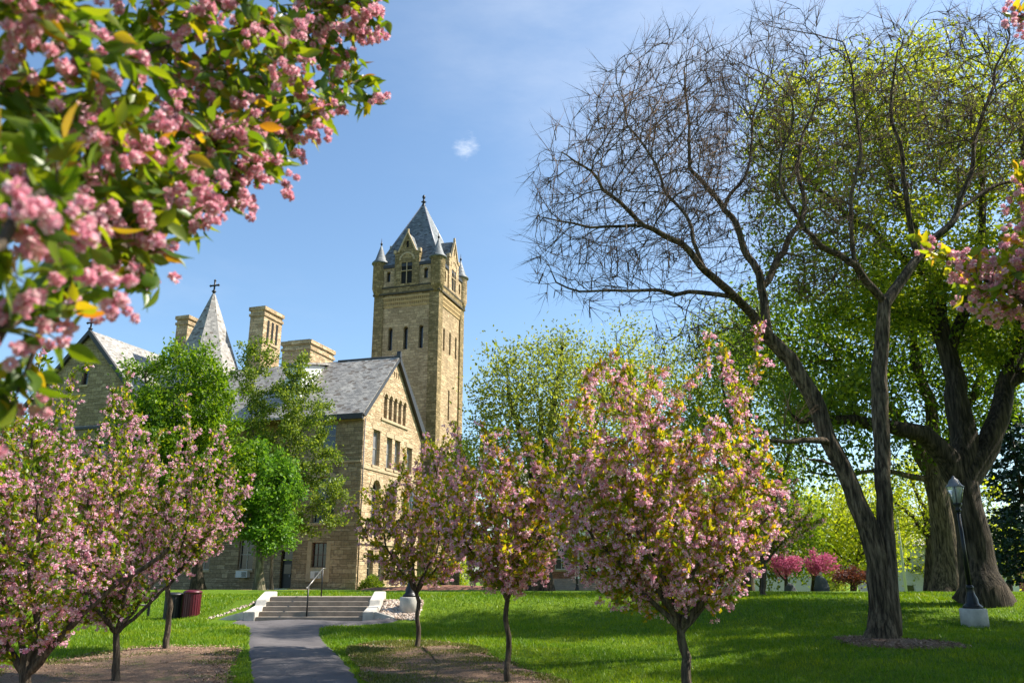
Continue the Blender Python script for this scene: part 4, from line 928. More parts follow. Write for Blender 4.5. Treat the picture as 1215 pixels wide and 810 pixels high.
# leaf / blossom templates (unit length along +y)
LEAF4 = (np.array([(0, 0, 0), (.27, .45, .07), (0, 1, -.06), (-.27, .45, .07), (0, .5, 0)]), np.array([(0, 1, 4), (1, 2, 4), (2, 3, 4), (3, 0, 4)]))
LEAFQ = (np.array([(0, 0, 0), (.3, .5, .08), (0, 1, 0), (-.3, .5, .08)]), np.array([(0, 1, 2), (0, 2, 3)]))
LEAFH = (np.array([(0, 0, 0), (.10, .12, .03), (.21, .33, .07), (.22, .52, .06), (.15, .74, .02), (.05, .91, -.05), (0, 1.08, -.10), (-.05, .91, -.05), (-.15, .74, .02), (-.22, .52, .06), (-.21, .33, .07), (-.10, .12, .03), (0, .33, -.01), (0, .52, -.015), (0, .74, -.04), (0, .12, 0)]),
         np.array([(0, 1, 15, 15), (1, 2, 12, 15), (2, 3, 13, 12), (3, 4, 14, 13), (4, 5, 6, 14), (14, 6, 7, 8), (8, 9, 13, 14), (9, 10, 12, 13), (10, 11, 15, 12), (11, 0, 15, 15)]))
def tri_of(T):
    v, f = T; o = []
    for q in f:
        q = list(dict.fromkeys(q.tolist()))
        o += [(q[0], q[i], q[i + 1]) for i in range(1, len(q) - 1)]
    return v, np.array(o)
LEAFH = tri_of(LEAFH)
def pom(npet, seed, sz=.55, rings=1):
    r = np.random.default_rng(seed); V = []; F = []; i = np.arange(npet) + .5; phi = np.arccos(1 - 2 * i / npet); th_ = math.pi * (1 + 5 ** .5) * i
    D = np.stack([np.cos(th_) * np.sin(phi), np.sin(th_) * np.sin(phi), np.cos(phi)], 1)
    for d in D:
        d = norm(d + r.normal(0, .22, 3)); t = norm(np.cross(d, r.normal(0, 1, 3)) + d * r.normal(0, .35)); b = np.cross(d, t); c = d * r.uniform(.25, .55); k = len(V); s = sz * r.uniform(.75, 1.15)
        V += [c * .35, c + t * s * .8 + d * .12, c + b * s * .75 + t * s * .1 + d * .28, c - t * s * .8 + d * .12]; F += [(k, k + 1, k + 2), (k, k + 2, k + 3)]
    return np.array(V), np.array(F)
POM_LO = [pom(7, s, .62) for s in range(3)]; POM_HI = [pom(34, s, .36) for s in range(3)]
def frames(dirs, rng, up=None):
    y = norm(dirs); r = rng.normal(0, 1, y.shape) if up is None else up; x = norm(np.cross(y, r)); z = np.cross(x, y)
    return np.stack([x, y, z], 1)     # rows: local axes
def instance(T, pos, fr, size):
    v, f = T; n = len(pos); V = np.einsum('vi,nij->nvj', v, fr) * size[:, None, None] + pos[:, None]
    return V.reshape(-1, 3), (f[None] + (np.arange(n) * len(v))[:, None, None]).reshape(-1, 3)
def merge(parts):
    V = []; F = []; k = 0
    for v, f in parts: V.append(v); F.append(f + k); k += len(v)
    return np.concatenate(V), np.concatenate(F)
def foliage(name, nodes, par, r, n, size, mat, parent, rng, T=LEAF4, thr=None, spread=.25, up=.25, droop=0, mask=None, along=.5):
    thr = thr or np.quantile(r, .75); w = np.where((r <= thr) & (par >= 0), 1.0, 0)
    if mask is not None: w = w * mask(nodes)
    if w.sum() == 0: return
    i = rng.choice(len(nodes), n, p=w / w.sum()); p = nodes[i] * 1.0; q = nodes[par[i]]; t = rng.random((n, 1)); pos = q + (p - q) * t
    dn = norm(p - q); d = norm(dn * along + rng.normal(0, .6, (n, 3)) + np.array([0, 0, up - droop])); off = rng.normal(0, 1, (n, 3)) * spread
    V, F = instance(T, pos + off, frames(d, rng), size * rng.uniform(.65, 1.25, n)); return mesh_np(name, V, F, mat, parent)
def tree(name, base, label, cat, lines, blobs, natt, step, infl, kill, bark, leaves=(), tip=.008, seed=1, group=None, shell=.4, trop=(0, 0, .08), flare=.35, flen=.4, jit=.12, pw=2.3, cap=None, maxn=16000, lobes=5, shoots=None, inertia=.45):
    rng = np.random.default_rng(seed); base = np.array(base, float); e = empty(name, tuple(base), label, cat, group)
    L = [[(p[0] - base[0], p[1] - base[1], p[2] - base[2], p[3]) for p in ln] for ln in lines]
    B = [((b[0][0] - base[0], b[0][1] - base[1], b[0][2] - base[2]), *b[1:]) for b in blobs]
    A = blob_points(B, natt, rng, shell)
    if shoots:
        Fp = np.array(shoots[0]) - base; E = blob_points(B, shoots[1], rng, .16); E = E[E[:, 2] > Fp[2] - .1]; E = Fp + (E - Fp) * rng.uniform(.92, 1.17, (len(E), 1))
        k_ = rng.integers(0, len(E), natt); t_ = rng.uniform(.22, 1.0, natt) ** .8; C_ = Fp + (E - Fp) * np.array([.62, .62, .30]); C_ += rng.normal(0, .06, C_.shape); t_ = t_[:, None]
        A2 = (1 - t_) ** 2 * Fp + 2 * t_ * (1 - t_) * C_[k_] + t_ * t_ * E[k_] + rng.normal(0, 1, (natt, 3)) * shoots[2]
        A = np.concatenate([A[:int(natt * .08)], A2])
    nodes, par, minr = grow(L, A, step, infl, kill, rng, trop, jit=jit, maxn=maxn, inertia=inertia); r = radii(nodes, par, minr, tip, pw, cap)
    V, F = tubes(nodes, par, r, flare, flen, seed=seed, lobes=lobes); mesh_np('trunk', V, F, bark, e, smooth=True)
    for kw in leaves:
        kw = dict(kw); fn = kw.pop('fn', foliage); fn(nodes=nodes, par=par, r=r, parent=e, rng=rng, **kw)
    return e, nodes, par, r
def blossoms(nodes, par, r, parent, rng, n, size, mat, name='blossoms', thr=None, hi=False, mask=None, per=3, drop=.05, spread=.06):
    thr = thr or np.quantile(r, .8); w = np.where((r <= thr) & (par >= 0), 1.0, 0)
    if mask is not None: w = w * mask(nodes)
    i = rng.choice(len(nodes), n, p=w / w.sum()); c = nodes[i] + rng.normal(0, spread * .6, (n, 3)) + np.array([0, 0, -drop])
    pos = np.repeat(c, per, 0) + rng.normal(0, 1, (n * per, 3)) * size * .55 * np.array([1, 1, .8]); parts = []
    which = rng.integers(0, 3, len(pos)); T = POM_HI if hi else POM_LO
    for k in range(3):
        q = pos[which == k]; parts.append(instance(T[k], q, frames(rng.normal(0, 1, (len(q), 3)), rng), size * rng.uniform(.4, .62, len(q))))
    V, F = merge(parts); return mesh_np(name, V, F, mat, parent)
def PB(px, py, Y, rx, ry, rd):
    """ellipsoid seen centred at px,py at depth Y with pixel radii rx,ry and rd metres of depth"""
    p = at(px, py, Y); zc = p.y * PC + p.z * PS; return ((p.x, p.y, p.z), (rx * zc / FPX, rd, ry * zc / FPX))
def PL(*pts):
    """limb through image points at given depths: (px,py,Y,radius)"""
    return [(*at(a, b, c), d) for a, b, c, d in pts]
exec_trees = True
# ---- flowering cherries on the lawn
def cherry(px, py, Y, fork, crown, label, seed, rt=.055, nl=8627, nb=864, att=1500, step=.13, stems=5, lm='cherry_leaf', bs=.082, ls=.092, spread_=.5, hi=False, tipr=.0045, stemlen=1.0, trunkpts=None, bmat='petal', extra=(), ns=110, sw=.07):
    b = at(px, py, Y); z = th(b.x, Y); base = (b.x, Y, z - .05); rng = np.random.default_rng(seed)
    f = at(*fork, Y); lines = [[(*base, rt * 1.1), ((base[0] + f.x) / 2 + .01, Y, (z + f.z) / 2, rt * .95), (f.x, Y, f.z, rt * .85)]]
    if trunkpts: lines = trunkpts
    a0 = rng.uniform(0, 6.28)
    for k in range(stems):
        a = a0 + 2 * math.pi * k / stems + rng.uniform(-.3, .3); sp = spread_ * rng.uniform(.6, 1.2); L = stemlen * rng.uniform(.8, 1.2)
        p0 = (f.x, Y, f.z, rt * .6); p1 = (f.x + math.cos(a) * sp * L * .45, Y + math.sin(a) * sp * L * .45, f.z + L * .38, rt * .5); p2 = (f.x + math.cos(a) * sp * L * 1.15, Y + math.sin(a) * sp * L * 1.15, f.z + L, rt * .36)
        lines.append([p0, p1, p2])
    lines += list(extra)
    blobs = [PB(*c) for c in crown]
    return tree('cherry_tree', base, label, 'cherry tree', lines, blobs, att, step, step * 7, step * 1.35, M['bark_cherry'],
         [dict(name='foliage', n=int(nl * .95), size=ls, mat=M[lm], spread=.03, up=.35, thr=.011, along=.9), dict(fn=blossoms, n=int(nb * 1.0), size=bs, mat=M[bmat], thr=.013, hi=hi, spread=.045)], tip=tipr, seed=seed, group='pink flowering cherries on the lawn', flare=.25, flen=.12, trop=(0, 0, .12), pw=2.1, shell=.45, shoots=((f.x, Y, f.z), ns, sw))
cherry(818, 832, 12.5, (808, 748), [(800, 590, 12.5, 132, 112, 1.45), (670, 600, 12.4, 26, 60, .6), (725, 500, 12.3, 75, 70, 1.0), (800, 480, 12.7, 85, 75, 1.1), (868, 500, 12.6, 52, 90, .8), (905, 408, 12.7, 20, 36, .35), (872, 400, 12.6, 10, 30, .2), (690, 510, 12.4, 34, 66, .8), (668, 560, 12.4, 26, 50, .6), (872, 425, 12.5, 12, 50, .25), (712, 440, 12.4, 18, 30, .3), (760, 440, 12.5, 20, 30, .3), (690, 600, 12.4, 42, 62, .8), (905, 590, 12.6, 36, 60, .6), (722, 660, 12.3, 48, 30, .6), (870, 655, 12.6, 42, 30, .6)],
       'largest pink cherry in the right foreground with vase of branches from a short trunk', 21, ns=190, rt=.075, nl=19720, nb=2484, att=3600, step=.11, stems=7, spread_=.62, stemlen=1.15, extra=[PL((808, 752, 12.5, .045), (765, 705, 12.4, .035), (705, 640, 12.3, .025), (668, 590, 12.3, .012)), PL((808, 750, 12.5, .045), (850, 690, 12.6, .033), (905, 620, 12.7, .02), (932, 570, 12.7, .01)), PL((808, 750, 12.5, .04), (778, 660, 12.6, .03), (725, 520, 12.7, .012))])
cherry(604, 818, 15, (602, 712), [(600, 605, 15, 84, 78, 1.35), (570, 545, 15, 48, 50, .8), (625, 570, 15.2, 60, 45, .9), (655, 610, 15, 40, 40, .7), (548, 610, 15, 36, 45, .7), (640, 545, 15, 20, 26, .4), (600, 520, 15, 14, 28, .3), (530, 525, 15, 18, 30, .4)],
       'pink cherry with a slim straight trunk left of the largest one', 22, rt=.052, nl=12941, nb=1349, att=2300, step=.12, stems=6, spread_=.62, stemlen=.95)
cherry(495, 768, 19, (494, 703), [(488, 615, 19, 80, 58, 1.3), (535, 560, 19.1, 50, 62, 1.1), (455, 610, 19, 38, 35, .8), (510, 560, 19, 30, 55, .6), (545, 620, 19.2, 35, 45, .8), (470, 570, 19, 30, 30, .5), (432, 590, 19, 16, 20, .4)],
       'darker pink cherry growing behind the right-hand mulch bed near the path', 23, rt=.055, nl=10476, nb=1025, att=1900, step=.14, stems=6, spread_=.62, lm='cherry_leaf', stemlen=.95)
cherry(198, 772, 19, (201, 690), [(215, 600, 19, 75, 65, 1.3), (255, 590, 19.2, 48, 50, .9), (180, 540, 19, 55, 55, 1.0), (240, 540, 19, 30, 55, .6), (275, 605, 19, 25, 25, .4), (130, 580, 19, 40, 60, .9), (228, 490, 19, 16, 40, .4), (262, 520, 19, 12, 30, .3)],
       'pink cherry with thin pale trunk in front of the litter bins', 24, rt=.065, nl=10476, nb=1296, att=2000, step=.14, stems=6, spread_=.75, lm='cherry_leaf_green', stemlen=1.0)
cherry(136, 822, 15, (138, 752), [(110, 620, 15, 100, 75, 1.3), (60, 540, 15, 70, 70, 1.2), (150, 560, 15, 65, 75, 1.1), (185, 620, 15, 40, 50, .8), (110, 455, 15, 45, 45, .7), (150, 460, 15, 16, 40, .3), (110, 430, 15, 10, 30, .25), (70, 460, 15, 16, 34, .3), (60, 650, 14.8, 60, 50, .9)],
       'pink cherry in the left mulch bed with a smooth straight trunk', 25, rt=.065, nl=15406, nb=1836, att=2800, step=.12, stems=6, spread_=.8, lm='cherry_leaf_green', stemlen=1.0)
b = at(30, 836, 12.2); zb_ = th(b.x, 12.2)
cherry(30, 836, 12.2, (30, 800), [(20, 580, 12.3, 80, 110, 1.3), (-50, 560, 12, 80, 110, 1.3), (60, 500, 12.3, 34, 60, .6), (10, 480, 12.3, 60, 60, .7), (30, 430, 12.3, 12, 40, .3), (100, 630, 12, 60, 40, .7), (-40, 690, 12, 60, 50, .9)],
       'multi-stemmed pink cherry at the lower left edge forking at the ground', 26, rt=.09, nl=14173, nb=1728, att=2600, step=.12, stems=2, spread_=.4, lm='cherry_leaf_green', stemlen=.8,
       extra=[PL((30, 805, 12.2, .06), (40, 760, 12.2, .05), (45, 640, 12.2, .03)), PL((30, 805, 12.2, .065), (75, 755, 12.1, .055), (140, 690, 12.0, .045), (200, 650, 11.9, .025)), PL((30, 808, 12.2, .06), (0, 750, 12.3, .05), (-40, 700, 12.4, .04), (-50, 650, 12.4, .03)), PL((75, 755, 12.1, .03), (95, 710, 12.1, .02), (110, 670, 12.1, .012))])
cherry(905, 702, 30, (906, 668), [(925, 610, 30, 35, 35, 1.0), (890, 620, 30, 30, 30, .9), (955, 610, 29.8, 32, 18, .6), (940, 585, 30, 14, 26, .4), (870, 600, 30, 26, 40, .9)],
       'pale pink cherry farther back with its crown showing right of the largest one', 27, rt=.09, nl=5546, nb=756, att=1100, step=.17, stems=5, spread_=.8, lm='cherry_leaf_green', bs=.08, ls=.11, tipr=.007)

# ---- the near cherry at top left: trunk stands outside the picture
NT = (-3.5, .9, th(-3.5, .9))
lines = [[(*NT, .13), (-3.4, 1.0, -.9, .11), (-3.25, 1.15, -.1, .095)]]
lines += [[(-3.25, 1.15, -.1, .08), (-2.4, 1.35, .12, .05), (*at(-60, 420, 1.55), .026), (*at(60, 358, 1.85), .019), (*at(150, 290, 2.15), .014), (*at(235, 226, 2.5), .010), (*at(310, 190, 2.7), .006)],
          [(-3.25, 1.15, -.1, .08), (-2.7, 1.4, .6, .05), (-1.9, 1.6, .95, .03), (*at(-20, 110, 1.7), .02), (*at(90, 128, 2.1), .015), (*at(185, 150, 2.4), .012), (*at(260, 110, 2.7), .009), (*at(330, 60, 3.0), .006), (*at(400, 30, 3.2), .005)],
          [(*at(90, 128, 2.1), .012), (*at(180, 60, 2.3), .009), (*at(300, 30, 2.6), .006), (*at(440, -10, 3.0), .005)],
          [(*at(150, 290, 2.15), .009), (*at(250, 190, 2.5), .007), (*at(340, 150, 2.8), .005), (*at(425, 95, 3.1), .004)],
          [(-1.9, 1.6, .95, .03), (*at(-30, 20, 1.5), .018), (*at(60, -20, 1.8), .012), (*at(200, -40, 2.2), .008)],
          [(-2.4, 1.35, .12, .03), (*at(-30, 300, 1.2), .012), (*at(30, 240, 1.35), .008), (*at(70, 200, 1.5), .006)]]
lines.append([(*at(60, 358, 1.85), .012), (*at(40, 420, 1.85), .007), (*at(15, 480, 1.85), .004)])
near_blobs = [(*PB(50, 250, 1.45, 90, 110, .25), .6), (*PB(110, 210, 2.0, 120, 120, .35), .8), PB(250, 170, 2.5, 80, 75, .3), PB(330, 120, 2.8, 60, 50, .25), PB(395, 80, 3.1, 35, 45, .2), PB(390, 10, 3.0, 70, 40, .25), PB(240, 40, 2.4, 120, 60, .3), PB(80, 40, 1.7, 110, 60, .3), PB(200, 240, 2.35, 60, 50, .25), PB(150, 300, 2.1, 50, 45, .2), PB(60, 360, 1.7, 60, 45, .2), (*PB(18, 455, 1.85, 38, 42, .15), 2.5), PB(315, 180, 2.7, 45, 24, .15), PB(430, 100, 3.1, 22, 45, .15), PB(100, 340, 1.9, 45, 35, .2)]
tree('cherry_tree', NT, 'nearest cherry whose leafy pink branches hang in from the top left corner', 'cherry tree', lines, near_blobs, 1500, .055, .5, .075, M['bark_cherry'],
     [dict(name='foliage', n=3000, size=.075, mat=M['cherry_leaf_near'], T=LEAFH, spread=.02, up=-.2, thr=.006, along=.9),
      dict(fn=blossoms, n=300, size=.048, mat=M['petal_near'], thr=.007, hi=True, per=5, drop=.05, spread=.05)], tip=.0022, seed=41, group='near cherries framing the view', flare=.3, flen=.2, trop=(0, 0, 0), pw=2.2)
# ---- near cherry on the right
NR = (6.6, 4.0, th(6.6, 4.0))
lines = [[(*NR, .12), (6.5, 4.0, -.6, .1), (6.3, 4.0, .3, .085)],
         [(6.3, 4.0, .3, .06), (4.6, 4.2, .9, .035), (*at(1260, 400, 4.3), .022), (*at(1205, 350, 4.3), .013), (*at(1150, 325, 4.3), .007), (*at(1085, 285, 4.35), .004)],
         [(*at(1260, 400, 4.3), .016), (*at(1225, 260, 4.2), .008), (*at(1205, 200, 4.2), .005)],
         [(4.6, 4.2, .9, .035), (4.2, 4.1, 2.4, .025), (*at(1250, 60, 4.2), .012), (*at(1200, 15, 4.2), .005)]]
tree('cherry_tree', NR, 'near cherry whose blossoming branch tips enter at the right edge', 'cherry tree', lines, [PB(1185, 340, 4.3, 40, 50, .3), PB(1185, 340, 4.3, 36, 45, .25), PB(1150, 310, 4.3, 34, 26, .2), PB(1096, 288, 4.35, 18, 14, .12), PB(1120, 300, 4.35, 16, 10, .1), PB(1212, 20, 4.2, 20, 26, .15), PB(1212, 220, 4.2, 12, 36, .15), PB(1260, 300, 4.3, 60, 110, .4)], 520, .06, .6, .08, M['bark_cherry'],
     [dict(name='foliage', n=1000, size=.085, mat=M['cherry_leaf'], T=LEAFH, spread=.015, up=.1, thr=.006, along=.9), dict(fn=blossoms, n=260, size=.05, mat=M['petal_near'], thr=.007, hi=True, per=4, drop=.02)], tip=.0028, seed=43, group='near cherries framing the view', flare=.3, flen=.2, trop=(0, 0, .05), pw=2.2)

# ---- big bare forked tree
b = at(1050, 757, 18); bz = th(b.x, 18)
lines = [PL((1048, 760, 18, .29), (1047, 720, 18, .235), (1043, 670, 18, .22), (1032, 630, 18, .225), (1012, 580, 18, .20)),
         PL((1012, 580, 18, .20), (985, 525, 18, .185), (965, 470, 18, .18), (938, 425, 18, .17), (912, 400, 18, .16)),
         PL((1048, 760, 18, .22), (1060, 748, 17.9, .20), (1056, 700, 17.9, .175), (1053, 655, 17.95, .175), (1050, 600, 18, .20), (1048, 540, 18.1, .19), (1045, 470, 18.2, .175), (1047, 400, 18.3, .16), (1050, 360, 18.3, .15)),
         PL((912, 400, 18, .13), (892, 372, 17.6, .11), (872, 352, 17.3, .10), (838, 322, 16.8, .085), (808, 288, 16.4, .07), (765, 268, 16, .05), (715, 225, 15.6, .035), (680, 190, 15.4, .02)),
         PL((912, 400, 18, .12), (903, 340, 18.1, .10), (894, 312, 18.2, .09), (860, 250, 18.4, .07), (818, 200, 18.6, .05), (818, 150, 18.8, .035), (812, 80, 19, .02)),
         PL((903, 340, 18.1, .09), (930, 300, 18.5, .08), (950, 265, 18.8, .065), (950, 180, 19.2, .045), (972, 100, 19.5, .025)),
         PL((872, 352, 17.3, .06), (800, 350, 16.6, .045), (740, 345, 16, .03), (660, 335, 15.5, .018)),
         PL((765, 268, 16, .04), (700, 270, 15.5, .028), (645, 258, 15, .015)),
         PL((860, 250, 18.4, .05), (890, 190, 19, .035), (905, 110, 19.6, .02), (895, 60, 20, .012)),
         PL((838, 322, 16.8, .05), (790, 230, 17.3, .035), (745, 150, 17.6, .025), (735, 100, 17.8, .012)),
         PL((1050, 360, 18.3, .14), (1090, 305, 18.6, .10), (1136, 250, 18.9, .075), (1155, 180, 19.1, .055), (1180, 100, 19.3, .035), (1195, 30, 19.5, .02)),
         PL((1050, 360, 18.3, .10), (1016, 315, 17.8, .09), (985, 298, 17.4, .07), (955, 272, 17.0, .055), (925, 215, 16.8, .035), (940, 120, 16.8, .02)),
         PL((1090, 305, 18.6, .08), (1075, 230, 18.2, .06), (1060, 150, 18, .04), (1065, 60, 17.8, .02)),
         PL((1136, 250, 18.9, .06), (1200, 215, 19.4, .045), (1260, 160, 19.8, .03)),
         PL((1016, 315, 17.8, .06), (1010, 230, 17.5, .045), (1015, 130, 17.3, .03), (1000, 50, 17.2, .015)),
         PL((985, 525, 18, .09), (965, 522, 17.6, .07), (935, 524, 17.2, .05), (905, 520, 17, .03)),
         PL((1012, 580, 18, .06), (1000, 556, 18.4, .04), (960, 545, 18.6, .025))]
blobs = [PB(745, 225, 16.2, 115, 110, 2.4), PB(700, 300, 15.8, 75, 60, 1.8), PB(790, 140, 18, 90, 90, 2.4), (*PB(850, 200, 18, 90, 140, 2.6), .8), (*PB(920, 130, 18.5, 80, 115, 2.6), .5), (*PB(1010, 150, 18, 90, 130, 2.6), .35), (*PB(1110, 140, 18.8, 110, 130, 2.6), .35), (*PB(1180, 130, 19.3, 80, 125, 2.6), .4), PB(760, 330, 16.4, 90, 34, 1.6), PB(655, 300, 15.4, 26, 55, 1.0), PB(960, 300, 17.5, 80, 60, 2), PB(840, 390, 17.5, 70, 40, 1.6), PB(920, 515, 17.3, 40, 22, .8)]
e, nodes, par, r = tree('bare_tree', (b.x, 18, bz - .08), 'tall bare forked tree with a fine web of leafless twigs', 'tree', lines, blobs, 10500, .22, 1.5, .30, M['bark_grey'], [], tip=.0065, seed=51, flare=.3, flen=.3, jit=.08, pw=2.5, maxn=42000, shell=.4, trop=(0, 0, .12), lobes=4, inertia=.6)
rng = np.random.default_rng(77); tips = np.setdiff1d(np.arange(len(nodes)), par)
V, F = instance((np.array([(-.06, 0, 0), (.06, 0, 0), (.05, 1, 0), (-.05, 1, 0), (0, .5, .07)]), np.array([(0, 1, 4), (1, 2, 4), (2, 3, 4), (3, 0, 4)])), *(lambda i: (nodes[i], frames(np.tile([0., 0, -1], (len(i), 1)) + rng.normal(0, .15, (len(i), 3)), rng), rng.uniform(.12, .26, len(i))))(rng.choice(tips, min(len(tips), 1100), replace=False)))
mesh_np('seed_pods', V, F, M['pod'], e)
# spray of fine end twigs
thin = np.where((r < .018) & (par >= 0))[0]; i = np.concatenate([np.repeat(tips, 4), np.repeat(thin, 1)]); dn = norm(nodes[i] - nodes[par[i]]); d1 = norm(dn + rng.normal(0, .36, dn.shape) + np.array([0, 0, .18])); L = rng.uniform(.25, .85, len(i))
TW = (np.array([(-1, 0, 0), (1, 0, 0), (0, 0, 1.7), (0, 1, 0)]) * np.array([.010, 1, .010]), np.array([(0, 1, 3), (1, 2, 3), (2, 0, 3)]))
P0 = nodes[i]; tt = rng.uniform(.25, .8, (2, len(i))); P1 = np.concatenate([P0 + d1 * (L * tt[k])[:, None] for k in range(2)]); d2 = norm(np.tile(d1, (2, 1)) + rng.normal(0, .5, (2 * len(i), 3))); L2 = np.tile(L, 2) * rng.uniform(.3, .55, 2 * len(i))
V, F = merge([instance(TW, P0, frames(d1, rng), L), instance(TW, P1, frames(d2, rng), L2)])
mesh_np('twigs', V, F, M['twig'], e)

# ---- shade trees on the right
b = at(1165, 712, 26)
tree('shade_tree', (b.x, 26, th(b.x, 26) - .1), 'massive dark-trunked shade tree behind the right-hand lamp post', 'tree',
     [PL((1168, 714, 26, .64), (1161, 680, 26, .50), (1152, 620, 26, .46), (1143, 575, 26, .45)),
      PL((1142, 575, 26, .42), (1125, 545, 25.8, .36), (1095, 515, 25.5, .28), (1050, 505, 25, .2), (1000, 498, 24.5, .14), (950, 500, 24, .08)),
      PL((1142, 575, 26, .45), (1140, 500, 26.2, .38), (1125, 420, 26.4, .3), (1105, 330, 26.6, .22), (1060, 220, 27, .13), (1030, 120, 27.3, .06)),
      PL((1142, 575, 26, .42), (1172, 530, 26.2, .34), (1192, 460, 26.5, .28), (1215, 380, 26.8, .2), (1225, 250, 27, .12), (1210, 120, 27, .05)),
      PL((1125, 420, 26.4, .2), (1160, 330, 27, .15), (1165, 220, 27.5, .1), (1150, 120, 28, .05)),
      PL((1105, 330, 26.6, .15), (1010, 260, 26, .1), (950, 200, 25.8, .06), (930, 130, 25.8, .03)),
      PL((1192, 460, 26.5, .2), (1250, 420, 26, .15), (1330, 380, 26, .1))],
     [PB(1000, 170, 27, 110, 105, 3.2), PB(1110, 150, 27.5, 120, 115, 3.4), PB(1220, 200, 27, 110, 130, 3.4), PB(935, 230, 26, 55, 130, 2), PB(920, 130, 26.5, 40, 60, 1.8), PB(1050, 320, 26.5, 130, 90, 3.2), PB(1190, 360, 26.5, 90, 90, 3), PB(980, 480, 24.8, 80, 40, 1.6)], 3600, .42, 3.2, .55, M['bark_dark'],
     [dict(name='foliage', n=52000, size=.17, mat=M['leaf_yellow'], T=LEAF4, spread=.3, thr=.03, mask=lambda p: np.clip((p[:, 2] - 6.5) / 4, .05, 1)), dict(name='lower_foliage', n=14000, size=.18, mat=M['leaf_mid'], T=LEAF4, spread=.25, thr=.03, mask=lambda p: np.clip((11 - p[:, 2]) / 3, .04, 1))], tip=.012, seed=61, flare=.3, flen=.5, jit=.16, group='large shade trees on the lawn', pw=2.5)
b = at(1125, 702, 34)
tree('shade_tree', (b.x, 34, th(b.x, 34) - .1), 'second large shade tree with greyer trunk just left of the massive one', 'tree',
     [PL((1130, 704, 34, .66), (1125, 670, 34, .53), (1116, 610, 34, .46), (1108, 570, 34, .42)), PL((1108, 570, 34, .32), (1085, 520, 34, .24), (1040, 470, 34, .18), (980, 430, 34, .1)), PL((1108, 570, 34, .35), (1105, 490, 34.4, .26), (1085, 410, 34.8, .18), (1060, 330, 35, .1)), PL((1108, 570, 34, .3), (1140, 500, 34, .2), (1170, 430, 34, .12)),
      PL((1108, 575, 34, .14), (1060, 560, 33.4, .1), (1010, 565, 33, .06), (960, 560, 33, .03))],
     [PB(1080, 400, 34.5, 120, 100, 4), PB(990, 450, 34, 90, 70, 3.4), PB(1160, 440, 34, 80, 80, 3.4), PB(930, 400, 34, 70, 70, 3), PB(1060, 520, 33.5, 110, 30, 2.4)], 1700, .55, 4, .8, M['bark_grey'],
     [dict(name='foliage', n=26000, size=.22, mat=M['leaf_dark'], T=LEAF4, spread=.4, thr=.04)], tip=.016, seed=62, flare=.42, flen=.5, jit=.16, group='large shade trees on the lawn', pw=2.5)

# ---- helper for ordinary trees
def simple_tree(name, px, py, Y, r0, forkpy, crown, mat, n, size, label, seed, bark='bark_dark', att=700, step=None, spread=.35, tip=.015, stems=4, cat='tree', group=None, T=LEAF4, extra=(), fl=.35, up=.25, name2='foliage', thr=None, shell=.4, lean=0):
    b = at(px, py, Y); z = th(b.x, Y); s = 1 / FPX * Y; step = step or max(.25, Y * .011)
    f = at(px + lean, forkpy, Y); rg = np.random.default_rng(seed); base = (b.x, Y, z - .1)
    lines = [[(*base, r0), ((base[0] + f.x) / 2, Y, (z + f.z) / 2, r0 * .82), (f.x, Y, f.z, r0 * .75)]]
    B = [PB(*c) for c in crown]; cz = max(q[0][2] for q in B)
    for k in range(stems):
        q = B[k % len(B)]; c = np.array(q[0]) + rg.normal(0, .3, 3) * np.array(q[1]); lines.append([(f.x, Y, f.z, r0 * .5), tuple((np.array((f.x, Y, f.z)) * .55 + c * .45 + rg.normal(0, step * .6, 3)).tolist()) + (r0 * .35,), tuple(c.tolist()) + (r0 * .15,)])
    return tree(name, base, label, cat, lines + list(extra), B, att, step, step * 8, step * 1.4, M[bark], [dict(name=name2, n=n, size=size, mat=M[mat], T=T, spread=spread, thr=thr, up=up)], tip=tip, seed=seed, group=group, flare=fl, flen=.4, jit=.16, pw=2.4, shell=shell)
# centre: big dark trunk with an airy crown
simple_tree('shade_tree', 640, 709, 41, .58, 640, [(640, 470, 41, 75, 70, 4), (600, 540, 41, 60, 60, 3.5), (690, 520, 41, 60, 70, 3.5), (600, 450, 41, 40, 40, 2.5), (660, 420, 42, 40, 28, 2), (730, 470, 43, 40, 60, 3), (570, 490, 41, 25, 45, 2)], 'leaf_airy', 23000, .2, 'airy pale green tree with a thick dark trunk left of centre', 71, stems=6, att=1300, spread=.45, cat='tree', tip=.014)
simple_tree('shade_tree', 760, 702, 60, .4, 640, [(745, 430, 62, 50, 55, 4), (790, 480, 62, 70, 90, 5), (850, 440, 60, 60, 80, 5), (840, 570, 58, 80, 60, 5), (720, 600, 62, 60, 60, 5)], 'leaf_airy', 17000, .28, 'loose pale tree standing behind the largest cherry', 72, att=900, spread=.7, tip=.02, stems=5)
simple_tree('shade_tree', 885, 700, 44, .35, 620, [(880, 420, 44, 60, 60, 3.5), (930, 470, 44, 60, 60, 3.5), (850, 500, 44, 50, 60, 3), (900, 560, 44, 60, 50, 3)], 'leaf_mid', 15000, .24, 'mid green tree rising behind the bare tree\'s left fork', 73, att=900, spread=.5, stems=5)
